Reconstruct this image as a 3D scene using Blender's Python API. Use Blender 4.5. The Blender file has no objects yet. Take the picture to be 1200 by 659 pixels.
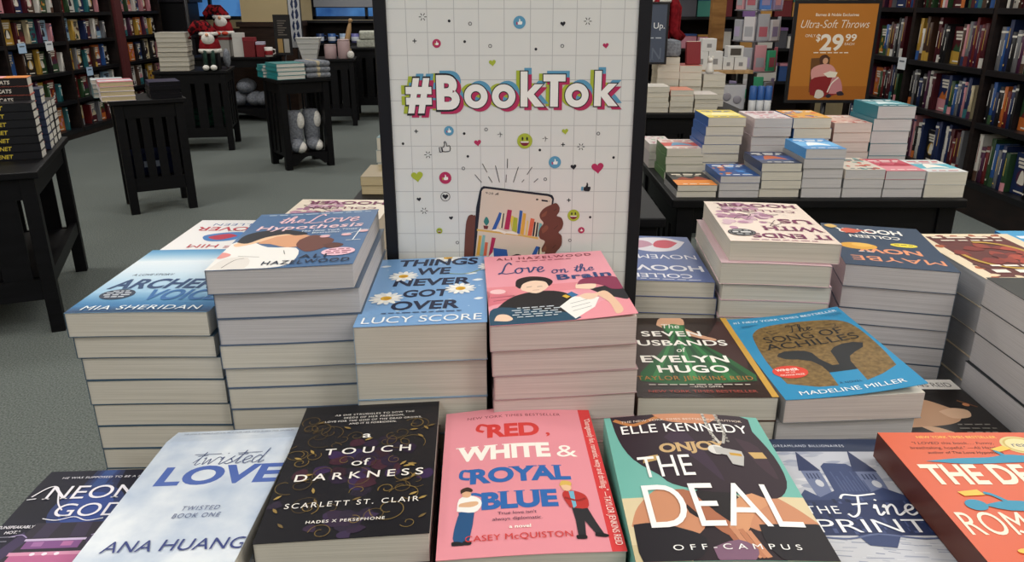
import bpy, bmesh, math, random
from mathutils import Vector, Matrix
random.seed(7)
SC = bpy.context.scene
COL = SC.collection
R = math.radians

# ------------------------------------------------------------------ camera, light, exposure
F_PX, CAM_H = 900.0, 1.33
PITCH = math.atan(324 / 900.0)
cam_d = bpy.data.cameras.new('camera')
cam_d.sensor_fit = 'HORIZONTAL'; cam_d.sensor_width = 36.0
cam_d.lens = 36.0 * F_PX / 1200.0
cam_d.clip_start = 0.02; cam_d.clip_end = 60
cam = bpy.data.objects.new('camera', cam_d); COL.objects.link(cam)
cam.location = (0, 0, CAM_H); cam.rotation_euler = (math.pi / 2 - PITCH, 0, 0)
SC.camera = cam

W_ = bpy.data.worlds.new('world'); SC.world = W_; W_.use_nodes = True
bg = W_.node_tree.nodes['Background']
bg.inputs[0].default_value = (0.80, 0.88, 1.0, 1); bg.inputs[1].default_value = 0.22

def area(name, loc, sx, sy, power, color=(1, 0.97, 0.93), rot=(0, 0, 0)):
    d = bpy.data.lights.new(name, 'AREA'); d.shape = 'RECTANGLE'; d.size = sx; d.size_y = sy
    d.energy = power; d.color = color
    o = bpy.data.objects.new(name, d); COL.objects.link(o); o.location = loc; o.rotation_euler = rot
    return o
# the shop's rows of fluorescent ceiling troffers
for i, (lx, ly) in enumerate([(-1.6, -5.6), (1.6, -5.6), (-1.6, -2.9), (1.6, -2.9), (-1.6, -0.6), (1.6, -0.6), (-1.5, 1.4), (1.5, 1.4), (-4.1, 1.2), (2.9, 0.8), (-4.1, -1.2), (2.9, -1.4), (-3.3, 3.9), (0.1, 3.9), (2.6, 3.6), (-3.4, 7.0), (0, 7.2), (2.2, 7.0), (-1.9, 10.2), (1.6, 10.2)]):
    area('ceiling_troffer_light', (lx, ly, 3.42), 1.2, 0.6, (34 if ly < -2 else 30 if abs(lx) < 2 else 50) if ly < 0 else ((15 if abs(lx) < 2 else 50) if ly < 2 else (46 if lx < -1 else 34)))

SC.view_settings.view_transform = 'Standard'
SC.view_settings.look = 'None'
SC.view_settings.exposure = -0.22
SC.view_settings.gamma = 1.0
SC.view_settings.use_curve_mapping = False

# ------------------------------------------------------------------ small helpers
def lin(c):
    return c / 12.92 if c <= 0.04045 else ((c + 0.055) / 1.055) ** 2.4
def rgb(h):
    h = h.lstrip('#')
    return tuple(lin(int(h[i:i + 2], 16) / 255.0) for i in (0, 2, 4))
MATS = {}
def mat(h, rough=0.5, spec=0.4, metal=0.0, emit=0.0):
    k = (h, rough, spec, metal, emit)
    if k in MATS: return MATS[k]
    m = bpy.data.materials.new('ink_' + h.strip('#')); m.use_nodes = True
    b = m.node_tree.nodes['Principled BSDF']
    b.inputs['Base Color'].default_value = rgb(h) + (1,)
    b.inputs['Roughness'].default_value = rough
    b.inputs['Specular IOR Level'].default_value = spec
    b.inputs['Metallic'].default_value = metal
    if emit:
        b.inputs['Emission Color'].default_value = rgb(h) + (1,); b.inputs['Emission Strength'].default_value = emit
    MATS[k] = m
    return m
def noise_mat(name, h1, h2, scale, rough=0.6, spec=0.3, detail=3, stretch=(1, 1, 1), lo=0.35, hi=0.65, bump=0.0, coord='Object', wave=False):
    if name in MATS: return MATS[name]
    m = bpy.data.materials.new(name); m.use_nodes = True
    nt = m.node_tree; b = nt.nodes['Principled BSDF']
    tc = nt.nodes.new('ShaderNodeTexCoord'); mp = nt.nodes.new('ShaderNodeMapping')
    mp.inputs['Scale'].default_value = stretch
    n = nt.nodes.new('ShaderNodeTexNoise'); n.inputs['Scale'].default_value = scale; n.inputs['Detail'].default_value = detail
    r = nt.nodes.new('ShaderNodeValToRGB')
    r.color_ramp.elements[0].position = lo; r.color_ramp.elements[1].position = hi
    r.color_ramp.elements[0].color = rgb(h1) + (1,); r.color_ramp.elements[1].color = rgb(h2) + (1,)
    L = nt.links.new
    L(tc.outputs[coord], mp.inputs['Vector']); L(mp.outputs['Vector'], n.inputs['Vector'])
    L(n.outputs['Fac'], r.inputs['Fac']); L(r.outputs['Color'], b.inputs['Base Color'])
    b.inputs['Roughness'].default_value = rough; b.inputs['Specular IOR Level'].default_value = spec
    if bump:
        bp = nt.nodes.new('ShaderNodeBump'); bp.inputs['Strength'].default_value = bump; bp.inputs['Distance'].default_value = 0.01
        L(n.outputs['Fac'], bp.inputs['Height']); L(bp.outputs['Normal'], b.inputs['Normal'])
    MATS[name] = m
    return m
def pages(tone):      # the stacked leaf edges of a text block
    a, b = {'cream': ('#b9b5aa', '#d0ccc2'), 'grey': ('#adabad', '#c4c2c4'), 'pink': ('#baada9', '#d2c7c2'),
            'white': ('#c0beb8', '#e4e2dc'), 'black': ('#0e0e12', '#1c1b20'), 'tan': ('#a89878', '#d0c2a0')}[tone]
    return noise_mat('leaf_edges_' + tone, a, b, 5, 0.8, 0.1, 2, (1.2, 1.2, 260), 0.3, 0.7)
BLACKWOOD = noise_mat('black_stained_wood', '#050508', '#0b0b0f', 6, 0.5, 0.2, 4, (1, 1, 8))

def link(o, parent=None):
    COL.objects.link(o)
    if parent is not None: o.parent = parent
    return o
def root(name, label, cat, loc=(0, 0, 0), rz=0.0, group=None):
    o = bpy.data.objects.new(name, None); o.empty_display_size = 0.05
    link(o); o.location = loc; o.rotation_euler = (0, 0, rz)
    return tag(o, label, cat, group)
def tag(o, label=None, cat=None, group=None, kind=None):
    if label: o['label'] = label
    if cat: o['category'] = cat
    if group: o['group'] = group
    if kind: o['kind'] = kind
    return o

class MB:
    """gathers shapes for ONE mesh object"""
    def __init__(s): s.bm = bmesh.new(); s.mats = []
    def mi(s, m):
        if m not in s.mats: s.mats.append(m)
        return s.mats.index(m)
    def _fin(s, verts, m, M=None):
        i = s.mi(m)
        fs = set()
        for v in verts:
            if M is not None: v.co = M @ v.co
            fs.update(v.link_faces)
        for f in fs: f.material_index = i
        return list(verts)
    def box(s, x0, x1, y0, y1, z0, z1, m, bev=0.0, M=None):
        r = bmesh.ops.create_cube(s.bm, size=1.0)
        vs = r['verts']
        for v in vs:
            v.co = Vector(((x0 + x1) / 2 + v.co.x * (x1 - x0), (y0 + y1) / 2 + v.co.y * (y1 - y0), (z0 + z1) / 2 + v.co.z * (z1 - z0)))
        if bev:
            es = list({e for v in vs for e in v.link_edges})
            i = s.mi(m)
            for f in {f for v in vs for f in v.link_faces}: f.material_index = i
            g = bmesh.ops.bevel(s.bm, geom=es, offset=bev, segments=2, affect='EDGES', profile=0.5)
            vs = list({v for f in g['faces'] for v in f.verts} | {v for v in vs if v.is_valid})
        return s._fin(vs, m, M)
    def prism(s, pts, y0, y1, m, M=None):          # outline in x,z pushed along y
        a = [s.bm.verts.new((p[0], y0, p[1])) for p in pts]; b = [s.bm.verts.new((p[0], y1, p[1])) for p in pts]
        n = len(pts)
        s.bm.faces.new(a); s.bm.faces.new(b[::-1])
        for i in range(n): s.bm.faces.new((a[i], b[i], b[(i + 1) % n], a[(i + 1) % n]))
        return s._fin(a + b, m, M)
    def lathe(s, prof, m, n=20, M=None, smooth=True):
        rings = []
        for (r, z) in prof:
            rings.append([s.bm.verts.new((r * math.cos(2 * math.pi * k / n), r * math.sin(2 * math.pi * k / n), z)) for k in range(n)])
        for a, b in zip(rings, rings[1:]):
            for k in range(n):
                f = s.bm.faces.new((a[k], a[(k + 1) % n], b[(k + 1) % n], b[k])); f.smooth = smooth
        s.bm.faces.new(rings[0][::-1]); s.bm.faces.new(rings[-1])
        return s._fin([v for r_ in rings for v in r_], m, M)
    def blob(s, c, rad, m, M=None, seg=18):
        r = bmesh.ops.create_uvsphere(s.bm, u_segments=seg, v_segments=seg // 2 + 2, radius=1.0)
        for v in r['verts']: v.co = Vector((c[0] + v.co.x * rad[0], c[1] + v.co.y * rad[1], c[2] + v.co.z * rad[2]))
        for f in {f for v in r['verts'] for f in v.link_faces}: f.smooth = True
        return s._fin(r['verts'], m, M)
    def tube(s, pts, rads, m, n=10, M=None):
        if not isinstance(rads, (list, tuple)): rads = [rads] * len(pts)
        rings = []
        P = [Vector(p) for p in pts]
        for i, p in enumerate(P):
            d = (P[min(i + 1, len(P) - 1)] - P[max(i - 1, 0)]).normalized()
            up = Vector((0, 0, 1)) if abs(d.z) < 0.9 else Vector((1, 0, 0))
            a = d.cross(up).normalized(); b = d.cross(a).normalized()
            rings.append([s.bm.verts.new(p + (a * math.cos(2 * math.pi * k / n) + b * math.sin(2 * math.pi * k / n)) * rads[i]) for k in range(n)])
        for a, b in zip(rings, rings[1:]):
            for k in range(n):
                f = s.bm.faces.new((a[k], a[(k + 1) % n], b[(k + 1) % n], b[k])); f.smooth = True
        s.bm.faces.new(rings[0][::-1]); s.bm.faces.new(rings[-1])
        return s._fin([v for r_ in rings for v in r_], m, M)
    def build(s, name, parent=None, loc=None, rz=0.0):
        bmesh.ops.recalc_face_normals(s.bm, faces=s.bm.faces)
        me = bpy.data.meshes.new(name); s.bm.to_mesh(me); s.bm.free()
        for m in s.mats: me.materials.append(m)
        o = bpy.data.objects.new(name, me); link(o, parent)
        if loc is not None: o.location = loc
        o.rotation_euler.z = rz
        return o

ORD = ['', 'first', 'second', 'third', 'fourth', 'fifth', 'sixth', 'seventh', 'eighth', 'ninth', 'tenth', 'eleventh', 'twelfth', 'thirteenth', 'fourteenth',
       'fifteenth', 'sixteenth', 'seventeenth', 'eighteenth', 'nineteenth', 'twentieth', 'twenty-first', 'twenty-second', 'twenty-third', 'twenty-fourth']

# ------------------------------------------------------------------ lettering
FONT_CACHE = {}
def glyphs(body, shear=0.0, bold=0.0, spacing=1.0, serif=False):
    """outline text as 2-D verts and triangles, in units of its cap height, baseline at 0"""
    if 'M' in body and bold > 0: bold = 0.0
    k = (body, shear, bold, spacing, serif)
    if k in FONT_CACHE: return FONT_CACHE[k]
    cu = bpy.data.curves.new('lettering', 'FONT'); cu.body = body; cu.size = 1.0
    cu.offset = bold; cu.space_character = spacing; cu.resolution_u = 5
    ob = bpy.data.objects.new('lettering', cu)
    me = ob.to_mesh()
    bm = bmesh.new(); bm.from_mesh(me); ob.to_mesh_clear()
    bmesh.ops.remove_doubles(bm, verts=bm.verts, dist=1e-5)
    cap = 0.729
    vs = [(v.co.x / cap, v.co.y / cap) for v in bm.verts]
    bm.verts.index_update()
    fs = [tuple(v.index for v in f.verts) for f in bm.faces]
    if serif:
        for e in list(bm.edges):
            if len(e.link_faces) != 1: continue
            (x0, y0), (x1, y1) = vs[e.verts[0].index], vs[e.verts[1].index]
            if abs(y0 - y1) > 0.01 or abs(x0 - x1) > 0.32 or abs(x0 - x1) < 0.02: continue
            t = 0.055
            if abs(y0) < 0.04 or abs(y0 - 1) < 0.05:
                lo, hi = min(x0, x1) - 0.09, max(x0, x1) + 0.09
                ya, yb = (y0, y0 + t) if abs(y0) < 0.04 else (y0 - t, y0)
                n = len(vs); vs += [(lo, ya), (hi, ya), (hi, yb), (lo, yb)]; fs.append((n, n + 1, n + 2, n + 3))
    bm.free(); bpy.data.objects.remove(ob); bpy.data.curves.remove(cu)
    if shear: vs = [(x + shear * y, y) for x, y in vs]
    x0 = min(v[0] for v in vs) if vs else 0; x1 = max(v[0] for v in vs) if vs else 1
    vs = [(x - x0, y) for x, y in vs]
    FONT_CACHE[k] = (vs, fs, x1 - x0)
    return FONT_CACHE[k]
# hand-written letters: strokes in a box of x-height 1
CUR = {
 'o': (.85, [[(.55, .9), (.3, 1), (.05, .55), (.2, .02), (.5, .15), (.58, .6), (.45, .95), (.85, .8)]]),
 'v': (.8, [[(0, .8), (.15, .95), (.3, .03), (.55, .6), (.6, .98), (.8, .85)]]),
 'e': (.6, [[(0, .35), (.35, .55), (.45, .85), (.28, 1), (.1, .7), (.12, .2), (.3, 0), (.6, .3)]]),
 'n': (.85, [[(0, .7), (.12, .95), (.1, 0), (.15, .6), (.4, 1), (.5, .7), (.5, .1), (.62, 0), (.85, .3)]]),
 'h': (.85, [[(0, .3), (.3, 1.4), (.32, 2.0), (.15, 1.9), (.1, 0), (.15, .6), (.4, 1), (.5, .7), (.5, .1), (.62, 0), (.85, .3)]]),
 't': (.5, [[(0, .3), (.25, 1.1), (.3, 1.8), (.2, .3), (.3, 0), (.5, .25)], [(-.05, 1.2), (.55, 1.3)]]),
 'w': (1.1, [[(0, .8), (.1, .95), (.2, .03), (.45, .8), (.55, .03), (.85, .95), (1.1, .85)]]),
 'i': (.4, [[(0, .6), (.12, .98), (.12, .1), (.22, 0), (.4, .3)], [(.16, 1.4), (.22, 1.5)]]),
 's': (.55, [[(0, .2), (.35, 1.05), (.25, .7), (.45, .3), (.25, 0), (.05, .1)], [(.25, 0), (.55, .25)]]),
 'd': (.8, [[(.5, .85), (.25, 1), (.05, .5), (.2, 0), (.5, .5), (.6, 2.0), (.52, .2), (.62, 0), (.8, .3)]]),
 'r': (.55, [[(0, .5), (.12, 1.1), (.2, .85), (.42, .95), (.35, .2), (.45, 0), (.55, .2)]]),
 'a': (.8, [[(.5, .85), (.25, 1), (.05, .5), (.2, 0), (.5, .5), (.52, .95), (.5, .15), (.6, 0), (.8, .3)]]),
 'l': (.45, [[(0, .3), (.35, 1.3), (.38, 2.0), (.2, 1.8), (.15, .3), (.25, 0), (.45, .3)]]),
 'f': (.55, [[(0, .3), (.35, 1.4), (.4, 2.0), (.2, 1.8), (.12, 0), (.1, -.7), (.3, -.4), (.2, .2), (.55, .4)]]),
 'm': (1.2, [[(0, .7), (.12, .95), (.1, 0), (.15, .6), (.35, 1), (.42, .7), (.42, 0), (.5, .7), (.7, 1), (.8, .7), (.8, .1), (.95, 0), (1.2, .3)]]),
 'g': (.8, [[(.5, .85), (.25, 1), (.05, .5), (.2, 0), (.5, .5), (.55, .95), (.5, -.6), (.25, -.8), (.2, -.5), (.8, .3)]]),
 'L': (1.2, [[(.9, 1.7), (.7, 2.1), (.45, 1.6), (.3, .4), (.05, .0), (.15, .2), (.6, .0), (1.2, .15)]]),
 'T': (1.2, [[(0, 1.7), (.1, 2.0), (.6, 1.85), (1.3, 2.1)], [(.7, 1.9), (.5, .4), (.25, 0), (.05, .2)]]),
 'F': (1.2, [[(-.1, 1.6), (.1, 2.0), (.7, 1.9), (1.5, 2.1)], [(.7, 1.9), (.5, .3), (.2, -.2), (0, .1)], [(.3, 1.0), (1.0, 1.1)]]),
 'U': (1.3, [[(0, 1.7), (.2, 2.0), (.15, .4), (.4, 0), (.8, .5), (.95, 2.0), (.9, .2), (1.05, 0), (1.3, .3)]]),
 'S': (1.1, [[(.9, 1.7), (.7, 2.05), (.35, 1.7), (.6, 1.1), (.75, .5), (.4, 0), (0, .3)], [(.5, .02), (1.1, .3)]]),
 'B': (1.1, [[(.2, 1.9), (.2, 0)], [(.0, 1.8), (.6, 2.0), (.8, 1.5), (.25, 1.05), (.9, .8), (.7, .05), (.1, .05)]]),
 '-': (.6, [[(.1, .55), (.5, .6)]]), ' ': (.6, []),
}
def spline(pts, n=5):
    if len(pts) < 3: return pts
    o = []
    P = [pts[0]] + list(pts) + [pts[-1]]
    for i in range(1, len(P) - 2):
        a, b, c, d = P[i - 1], P[i], P[i + 1], P[i + 2]
        for k in range(n):
            t = k / n
            o.append(tuple(0.5 * ((2 * b[j]) + (-a[j] + c[j]) * t + (2 * a[j] - 5 * b[j] + 4 * c[j] - d[j]) * t * t + (-a[j] + 3 * b[j] - 3 * c[j] + d[j]) * t ** 3) for j in (0, 1)))
    o.append(tuple(pts[-1]))
    return o

class Art:
    """a printed face W x L metres; u runs 0..100 across and v 0..150 up, each print lies in its own thin ink layer"""
    def __init__(s, W, L, ur=100.0, vr=150.0):
        s.W, s.L = W, L; s.ku, s.kv = W / ur, L / vr; s.items = []; s.ur, s.vr = ur, vr
    def add(s, vs, fs, m): s.items.append(([(x * s.ku, y * s.kv) for x, y in vs], fs, m))
    def poly(s, pts, c): s.add(pts, [tuple(range(len(pts)))], mat(c) if isinstance(c, str) else c)
    def rect(s, u0, v0, u1, v1, c): s.poly([(u0, v0), (u1, v0), (u1, v1), (u0, v1)], c)
    def blob(s, pts, c, n=4): s.poly(spline(list(pts) + [pts[0]], n)[:-1], c)
    def ell(s, u, v, ru, rv, c, n=28, a0=0.0):
        s.poly([(u + ru * math.cos(2 * math.pi * k / n + a0), v + rv * math.sin(2 * math.pi * k / n + a0)) for k in range(n)], c)
    def grad(s, v0, v1, c0, c1, n=16, u0=0, u1=None):
        u1 = s.ur if u1 is None else u1
        a = [int(c0[i:i + 2], 16) for i in (1, 3, 5)]; b = [int(c1[i:i + 2], 16) for i in (1, 3, 5)]
        for k in range(n):
            t = k / (n - 1)
            h = '#' + ''.join('%02x' % round(a[j] + (b[j] - a[j]) * t) for j in range(3))
            s.rect(u0, v0 + (v1 - v0) * k / n, u1, v0 + (v1 - v0) * (k + 1) / n, h)
            if k < n - 1: s.items[-1][0][:] = s.items[-1][0]
    def line(s, pts, w, c, smooth=False, close=False):
        if smooth: pts = spline(pts)
        kx, ky = s.ku, s.kv
        P = [Vector((p[0] * kx, p[1] * ky)) for p in pts]
        w = w * kx / 2
        vs, fs = [], []
        for i, p in enumerate(P):
            d = P[min(i + 1, len(P) - 1)] - P[max(i - 1, 0)]
            if d.length < 1e-9: d = Vector((1, 0))
            d.normalize(); n = Vector((-d.y, d.x)) * w
            t = i / max(1, len(P) - 1); vs += [tuple(p + n) + (t,), tuple(p - n) + (t,)]
        for i in range(len(P) - 1): fs.append((2 * i, 2 * i + 1, 2 * i + 3, 2 * i + 2))
        s.items.append((vs, fs, mat(c) if isinstance(c, str) else c))
    def text(s, body, u, v, h, c, w=None, al='l', shear=0.0, bold=0.0, sp=1.0, serif=False, rot=0.0, slope=0.0):
        vs, fs, tw = glyphs(body, shear, bold, sp, serif)
        sy = h
        sx = (w / tw) if w else h * s.kv / s.ku
        off = {'l': 0, 'c': -tw * sx / 2, 'r': -tw * sx}[al]
        ca, sa = math.cos(rot), math.sin(rot)
        out = []
        for x, y in vs:
            X = (x * sx + off) * s.ku; Y = (y * sy + x * sx * slope) * s.kv
            out.append((u * s.ku + X * ca - Y * sa, v * s.kv + X * sa + Y * ca))
        s.items.append((out, fs, mat(c)))
    def script(s, body, u, v, h, c, wd, w=None, shear=0.25, slope=0.0):
        tot = sum(CUR[ch][0] for ch in body)
        sy = h / 2.0; sx = (w / tot) if w else sy * s.kv / s.ku
        x = 0
        for ch in body:
            adv, st = CUR[ch]
            for pts in st:
                s.line([(u + (x + p[0] + shear * p[1] * 0.5) * sx, v + p[1] * sy + (x + p[0]) * sx * slope) for p in pts], wd, c, True)
            x += adv
    def marks(s, u, v, h, c, w, al='l', n=5):       # print too small to read: a row of word-long dashes
        rr = random.Random(int(u * 7 + v * 13 + w)); ls = [rr.uniform(.6, 1.5) for _ in range(n)]
        k = w / (sum(ls) + .35 * (n - 1)); x = u - (w / 2 if al == 'c' else w if al == 'r' else 0)
        for l in ls:
            s.rect(x, v + h * .08, x + l * k, v + h * .72, c); x += (l + .35) * k
    def heart(s, u, v, r, c, rot=0.0):
        pts = []
        for k in range(26):
            t = 2 * math.pi * k / 26
            x = 16 * math.sin(t) ** 3 / 16; y = (13 * math.cos(t) - 5 * math.cos(2 * t) - 2 * math.cos(3 * t) - math.cos(4 * t)) / 16
            pts.append((u + (x * math.cos(rot) - y * math.sin(rot)) * r, v + (x * math.sin(rot) + y * math.cos(rot)) * r * s.ku / s.kv))
        s.poly(pts, c)
    def into(s, mb, zf=lambda x, y: 0.0, eps=None, slices=None, xf=lambda x, y: (x, y)):
        eps = eps or min(0.00006, 0.0008 / max(1, len(s.items)))
        for k, (vs, fs, m) in enumerate(s.items):
            t = bmesh.new()
            bv = [t.verts.new((p[0], p[1], (p[2] if len(p) > 2 else 0.0) * 1e-3)) for p in vs]
            for f in fs:
                try: t.faces.new([bv[i] for i in f])
                except ValueError: pass
            lim = [((0, 0, 0), (-1, 0, 0)), ((s.W, 0, 0), (1, 0, 0)), ((0, 0, 0), (0, -1, 0)), ((0, s.L, 0), (0, 1, 0))]
            if any(x < 0 or x > s.W or y < 0 or y > s.L for x, y in [p[:2] for p in vs]):
                for co, no in lim:
                    bmesh.ops.bisect_plane(t, geom=t.verts[:] + t.edges[:] + t.faces[:], plane_co=co, plane_no=no, clear_outer=True)
            if slices:
                bmesh.ops.triangulate(t, faces=t.faces)
                xs = [v.co.x for v in t.verts]
                if xs:
                    for j in range(1, slices[0]):
                        X = s.W * j / slices[0]
                        if min(xs) < X < max(xs): bmesh.ops.bisect_plane(t, geom=t.verts[:] + t.edges[:] + t.faces[:], plane_co=(X, 0, 0), plane_no=(1, 0, 0))
                    ys = [v.co.y for v in t.verts]
                    for j in range(1, slices[1]):
                        Y = s.L * j / slices[1]
                        if ys and min(ys) < Y < max(ys): bmesh.ops.bisect_plane(t, geom=t.verts[:] + t.edges[:] + t.faces[:], plane_co=(0, Y, 0), plane_no=(0, 1, 0))
            i = mb.mi(m); mp = {}
            for v in t.verts:
                x, y = xf(v.co.x, v.co.y)
                mp[v] = mb.bm.verts.new((x, y, zf(v.co.x, v.co.y) + eps * (k + 1 + 700 * v.co.z)))
            for f in t.faces:
                try: nf = mb.bm.faces.new([mp[v] for v in f.verts]); nf.material_index = i
                except ValueError: pass
            t.free()

# ------------------------------------------------------------------ books
def make_book(name, label, loc, yaw, W, L, T, cover='#dddddd', art=None, page='cream', sb=0.0, st=0.0, flip=False,
              lift=None, pglift=0.0, bow=0.0, group=None, cat='book', back=None, hard=False, spine=None, rough=0.35):
    """a lying book, spine along local x=0 (turned end for end when flip); sb / st: how far its base / top rises towards the right"""
    r = root(name, label, cat, loc, yaw, group)
    ct = 0.0022 if hard else 0.00045
    ov = 0.003 if hard else 0.0008
    if lift is None: lift = lambda u, v: 0.0
    fx = (lambda x, y: (W - x, L - y)) if flip else (lambda x, y: (x, y))
    def base(x, y):
        X = fx(x, y)[0]; return sb * X / W + bow * math.sin(math.pi * X / W)
    def top(x, y):
        X = fx(x, y)[0]; return T + st * X / W + bow * math.sin(math.pi * X / W)
    n = 14
    # text block
    mb = MB(); pm = mat('#dcd6ca', 0.8, 0.1); em = pages(page)
    def col(x, y, k):
        a = base(x, y) + ct; b = top(x, y) - ct + pglift * lift(x / W, y / L)
        return a + (b - a) * k
    x0, x1, y0, y1 = ct, W - ov, ov, L - ov
    g = {}
    for j in (0, 1):
        for i in range(n + 1):
            for k in (0, 1):
                x = x0 + (x1 - x0) * i / n; y = (y0, y1)[j]
                X, Y = fx(x, y)
                g[i, j, k] = mb.bm.verts.new((X, Y, col(x, y, k)))
    e = mb.mi(em); p = mb.mi(pm)
    for i in range(n):
        for q, mi_ in (((g[i, 0, 0], g[i + 1, 0, 0], g[i + 1, 0, 1], g[i, 0, 1]), e), ((g[i, 1, 0], g[i + 1, 1, 0], g[i + 1, 1, 1], g[i, 1, 1]), e),
                       ((g[i, 0, 1], g[i + 1, 0, 1], g[i + 1, 1, 1], g[i, 1, 1]), p), ((g[i, 0, 0], g[i + 1, 0, 0], g[i + 1, 1, 0], g[i, 1, 0]), p)):
            mb.bm.faces.new(q).material_index = mi_
    for i in (0, n): mb.bm.faces.new((g[i, 0, 0], g[i, 1, 0], g[i, 1, 1], g[i, 0, 1])).material_index = e
    mb.build('page_block', r)
    # cover: front sheet, spine, back sheet in one wrap
    mb = MB(); cm = mat(cover, rough) if isinstance(cover, str) else cover
    bmat = mat(back, rough) if back else cm
    smat = mat(spine, rough) if spine else bmat
    N, Mv = (28, 8) if art else (10, 1)
    def sheet(zf, m, both):
        G = {}
        for i in range(N + 1):
            for j in range(Mv + 1):
                x, y = W * i / N, L * j / Mv
                X, Y = fx(x, y); z = zf(x, y)
                G[i, j, 0] = mb.bm.verts.new((X, Y, z - ct)); G[i, j, 1] = mb.bm.verts.new((X, Y, z))
        im = mb.mi(m)
        for i in range(N):
            for j in range(Mv):
                for k in (0, 1): mb.bm.faces.new((G[i, j, k], G[i + 1, j, k], G[i + 1, j + 1, k], G[i, j + 1, k])).material_index = im
            for j in (0, Mv): mb.bm.faces.new((G[i, j, 0], G[i + 1, j, 0], G[i + 1, j, 1], G[i, j, 1])).material_index = im
        for j in range(Mv):
            for i in (0, N): mb.bm.faces.new((G[i, j, 0], G[i, j + 1, 0], G[i, j + 1, 1], G[i, j, 1])).material_index = im
    ctop = lambda x, y: top(x, y) + lift(x / W, y / L)
    sheet(ctop, cm, True)
    sheet(lambda x, y: base(x, y) + ct, bmat, False)
    q = []
    for y in (0, L):
        for x in (0, ct):
            X, Y = fx(x, y)
            q.append((mb.bm.verts.new((X, Y, base(x, y))), mb.bm.verts.new((X, Y, ctop(x, y)))))
    im = mb.mi(smat)
    for a, b in ((0, 1), (2, 3), (0, 2), (1, 3)):
        mb.bm.faces.new((q[a][0], q[b][0], q[b][1], q[a][1])).material_index = im
    if art: art.into(mb, ctop, slices=(28, 8), xf=fx)
    mb.build('cover', r)
    return r

TABLE_Z = 0.78
def stack(FL, yaw, W, L, dz, Ts, desc, short, art=None, cover='#dddddd', page='cream', flip=False, lift=None, pglift=0.0,
          shift=None, bow=0.0, floor=None, group=None, backs=None, hard=False, jit=0.002, rest=None, pages_=None, spine=None, name='paperback_book', kind='paperback'):
    """a pile of one title with its front left top corner at FL; Ts: thicknesses from the top, the last one repeats down to the table"""
    floor = TABLE_Z if floor is None else floor
    gap = FL[2] - floor
    th = []
    while sum(th) < gap - 0.008:
        th.append(Ts[min(len(th), len(Ts) - 1)])
    vis = len(Ts)
    if len(th) > vis:
        f = (gap - sum(th[:vis])) / sum(th[vis:]); th = th[:vis] + [t * f for t in th[vis:]]
    else:
        f = gap / sum(th); th = [t * f for t in th]
    n = len(th); z = FL[2]
    rnd = random.Random(short)
    a = R(yaw)
    for i, t in enumerate(th):
        z -= t
        sx, sy = (shift[min(i, len(shift) - 1)] if shift else (0, 0))
        jx = jy = jr = 0
        if i: jx, jy, jr = rnd.uniform(-jit, jit), rnd.uniform(-jit, jit), rnd.uniform(-.5, .5)
        x = FL[0] + (sx + jx) * math.cos(a) - (sy + jy) * math.sin(a); y = FL[1] + (sx + jx) * math.sin(a) + (sy + jy) * math.cos(a)
        lab = desc if i == 0 else ('%s %s from the top of the pile under the %s' % (ORD[i + 1], kind, short) if i < n - 1 else 'bottom %s of the pile under the %s' % (kind, short))
        k1 = (n - i) / n; k0 = (n - i - 1) / n
        pg = pages_[min(i, len(pages_) - 1)] if pages_ else page
        make_book(name, lab, (x, y, z), a + R(jr), W, L, t - 0.0003, cover if i == 0 else (rest or (cover if isinstance(cover, str) else '#dddddd')), art if i == 0 else None, pg, dz * k0, dz * k1, flip,
                  lift if i == 0 else None, pglift if i == 0 else 0.0, bow, group or 'copies in the pile under the ' + short, 'book', rest, hard, spine)

# ------------------------------------------------------------------ room shell
CARPET = noise_mat('speckled_carpet', '#4d5452', '#7d8380', 160, 0.95, 0.05, 4, (1, 1, 1), 0.3, 0.7, 0.4)
WALLM = noise_mat('painted_wall_cream', '#b9a884', '#c6b692', 3, 0.8, 0.15)
CEILM = noise_mat('ceiling_tile_white', '#cfcfcb', '#dcdcd8', 40, 0.9, 0.1)
def shell(name, x0, x1, y0, y1, z0, z1, m):
    mb = MB(); mb.box(x0, x1, y0, y1, z0, z1, m); return tag(mb.build(name), kind='structure')
shell('floor', -5.2, 3.6, -8.0, 12.2, -0.1, 0.0, CARPET)
shell('ceiling', -5.2, 3.6, -8.0, 12.2, 3.5, 3.6, CEILM)
shell('wall_left', -5.2, -5.05, -8.0, 12.2, 0, 3.5, WALLM)
shell('wall_right', 3.45, 3.6, -8.0, 12.2, 0, 3.5, WALLM)

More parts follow.
